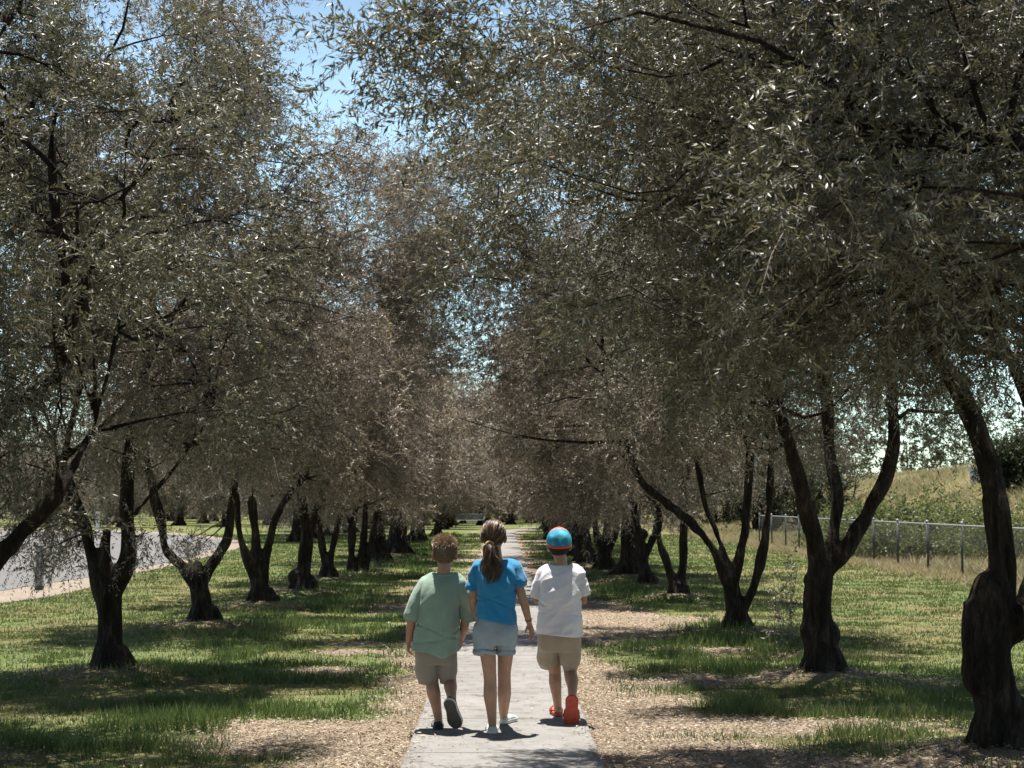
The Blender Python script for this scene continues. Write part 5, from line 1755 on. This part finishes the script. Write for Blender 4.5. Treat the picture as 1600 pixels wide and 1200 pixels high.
# bare feet in the slides
fl = np.array([P(872, 1118, 0.27)[0], 0.25, 0.045])
add_chain(bm, [fl + np.array([0.002, -0.012, -0.005]), fl + np.array([0, 0.08, 0.0]), fl + np.array([0, 0.15, -0.012]), fl + np.array([0, 0.185, -0.014])], [0.029, 0.031, 0.024, 0.014])
fh = P(893.5, 1094, -0.215); ft = P(893, 1127, -0.165)
add_chain(bm, [fh, fh * 0.5 + ft * 0.5 + np.array([0, 0.012, 0.0]), ft], [0.029, 0.030, 0.018])
body = solid('person', bm, M_SKIN, None)
body.location = K.base
tag(body, 'boy in a teal cap, loose white shirt, khaki shorts and red slides', 'person')
eyes(body, hc, 1.05)
bm = bmesh.new()
add_loft(bm, [ring(857, 896, 882, 0.055, 0.02), ring(849, 903, 886, 0.076, 0.02), ring(842, 910, 895, 0.104, 0.016), ring(843, 908, 910, 0.126, 0.01), ring(844, 907, 928, 0.136, 0.004), ring(842, 907, 960, 0.124), ring(839.5, 907.5, 993, 0.132, -0.005)], power=2.3)
add_chain(bm, [P(851, 897), P(845, 912, 0.01), P(841, 926, 0.022)], [0.052, 0.049, 0.047])
add_chain(bm, [P(902, 897), P(907, 910, 0.0), P(911, 922, 0.005)], [0.052, 0.049, 0.048])
ws = garment('shirt', bm, M_SHIRT_WHITE, body,
             [(P(874, 993.5), (0, 0, -1), 0.25), (P(838.5, 935.5, 0.03), Vector(P(841, 926, 0.022)) - Vector(P(845, 912, 0.01)), 0.065), (P(914, 932, 0.008), Vector(P(911, 922, 0.005)) - Vector(P(907, 910, 0.0)), 0.065), (P(876, 881.5), (0, 0, 1), 0.075)],
             lambda co: ridged(co, (0.7, 0, 0.9), 9, 5, 14, 0.022) + ridged(co, (0.9, 0, 0.3), 16, 4, 31, 0.011),
             warp=lambda c: -0.012 * math.sin(9 * c.x) * max(0, min(1, (0.85 - c.z) / 0.2)) if c.z < 0.85 else 0)
bm = bmesh.new()
add_loft(bm, [ring(845, 905, 975, 0.1), ring(841, 907, 990, 0.110), ring(841, 907, 1003, 0.101), ring(844, 905, 1017, 0.080)], power=2.2)
add_chain(bm, [P(859, 1000), P(857, 1015, 0.055), P(855.5, 1026, 0.09)], [0.083, 0.084, 0.087])
add_chain(bm, [P(890, 1000), P(890.5, 1018, 0.02), P(891, 1031, 0.03)], [0.080, 0.077, 0.074])
garment('shorts', bm, M_SHORTS_KHAKI, body, [(P(854.2, 1043.5, 0.12), Vector(P(855.5, 1026, 0.09)) - Vector(P(857, 1015, 0.055)), 0.11), (P(891, 1047.5, 0.035), (0, 0.1, -1), 0.11)],
        lambda co: ridged(co, (0.2, 0, 1), 12, 4, 25, 0.007))
s0 = np.array([P(872, 1118, 0.25)[0], 0.205, 0.002]); s1 = s0 + np.array([-0.015, 0.225, 0])
o = shoe(body, s0, s1, (0, 0, 1), 0.098, M_SHOE_RED, M_SHOE_RED, M_SHOE_RED, name='slide_sandal', strap=True)
o = shoe(body, P(894, 1087, -0.262), P(892.5, 1138, -0.195), (0, 1, 0.3), 0.115, M_SHOE_RED, M_SHOE_RED, M_SHOE_RED, name='slide_sandal', strap=True)
rng = np.random.default_rng(23)
c0 = hc + np.array([0, -0.006, 0.019]) * 1.05
hr = np.array([0.0765, 0.0915, 0.0865]) * 1.05
hs_ = shell('hair', c0, hr, lambda d: (d[:, 2] > np.where(d[:, 1] < -0.2, -0.86, 0.0)) & (d[:, 1] < 0.55), M_HAIR_DARK, body, 0.004)
roots_w = scalp(700, c0, hr, lambda d: (d[:, 2] > -0.86) & (d[:, 2] < -0.35) & (d[:, 1] < -0.25), rng)
strands('hair_strands', roots_w, lambda i, rng: [c0 + roots_w[i] * hr, c0 + roots_w[i] * hr * 1.03 + np.array([0, 0, -0.012]), c0 + roots_w[i] * hr * 1.02 + np.array([0, 0, -0.024])], M_HAIR_DARK, hs_, 0.004, seed=8)
hr2 = np.array([0.0865, 0.101, 0.0965]) * 1.05
capkeep = lambda d: d[:, 2] > -0.40 + 0.55 * (d[:, 1] + 1) / 2
bm = bmesh.new()
bmesh.ops.create_icosphere(bm, subdivisions=5, radius=1)
bmesh.ops.delete(bm, geom=[f for f in bm.faces if not capkeep(np.array([f.calc_center_median().normalized()]))[0]], context='FACES')
for v in bm.verts:
    d = v.co.normalized(); az = math.atan2(d.y, d.x)
    seam = 1 - 0.012 * math.exp(-((abs(math.sin(3 * az + 0.4)) / 0.12) ** 2)) * (1 - max(d.z, 0) ** 6)
    kk = seam + 0.012 * mnoise.noise(d * 3.2)
    v.co = Vector((d.x * hr2[0] * kk, d.y * hr2[1] * kk, d.z * hr2[2] * kk))
cap = from_bm('cap', bm, M_CAP, body, loc=Vector(c0))
so_ = cap.modifiers.new('thickness', 'SOLIDIFY'); so_.thickness = 0.004; so_.offset = -1
bm = bmesh.new()
ptsb = []
for az in np.linspace(0, 2 * math.pi, 49):
    y_ = math.sin(az); zc = -0.40 + 0.55 * (y_ * 0.9 + 1) / 2
    rr2 = math.sqrt(max(0, 1 - zc * zc))
    ptsb.append((Vector((math.cos(az) * rr2 * hr2[0], math.sin(az) * rr2 * hr2[1], zc * hr2[2])), zc))
top_r, bot_r = [], []
for q, zc in ptsb[:-1]:
    n_ = Vector((q.x, q.y, 0)).normalized()
    top_r.append(bm.verts.new(q * 1.012 + Vector((0, 0, 0.004)))); bot_r.append(bm.verts.new(q * 1.0 - n_ * 0.003 + Vector((0, 0, -0.016))))
for i in range(48):
    j = (i + 1) % 48
    bm.faces.new((bot_r[i], bot_r[j], top_r[j], top_r[i]))
band = from_bm('cap_band', bm, M_CAPRED, cap)
so_ = band.modifiers.new('thickness', 'SOLIDIFY'); so_.thickness = 0.004; so_.offset = -1
bm = bmesh.new()
rows = []
for s in np.linspace(0, 1, 6):
    rows.append([bm.verts.new(Vector((math.sin(a) * (0.078 + 0.004 * s) * 1.05, math.cos(a) * 0.092 + 0.075 * s * math.cos(a * 0.8), 0.012 - 0.006 * s - 0.020 * (math.sin(a) ** 2)))) for a in np.linspace(-1.05, 1.05, 15)])
for a, b in zip(rows, rows[1:]):
    for i in range(14): bm.faces.new((a[i], a[i + 1], b[i + 1], b[i]))
vis = from_bm('visor', bm, M_CAPRED, cap)
so_ = vis.modifiers.new('thickness', 'SOLIDIFY'); so_.thickness = 0.004; so_.offset = 0
bm = bmesh.new()
bmesh.ops.create_uvsphere(bm, u_segments=10, v_segments=6, radius=0.008, matrix=Matrix.Translation((0, 0, hr2[2] + 0.002)) @ Matrix.Diagonal((1, 1, 0.5, 1)))
from_bm('cap_button', bm, M_CAPRED, cap)
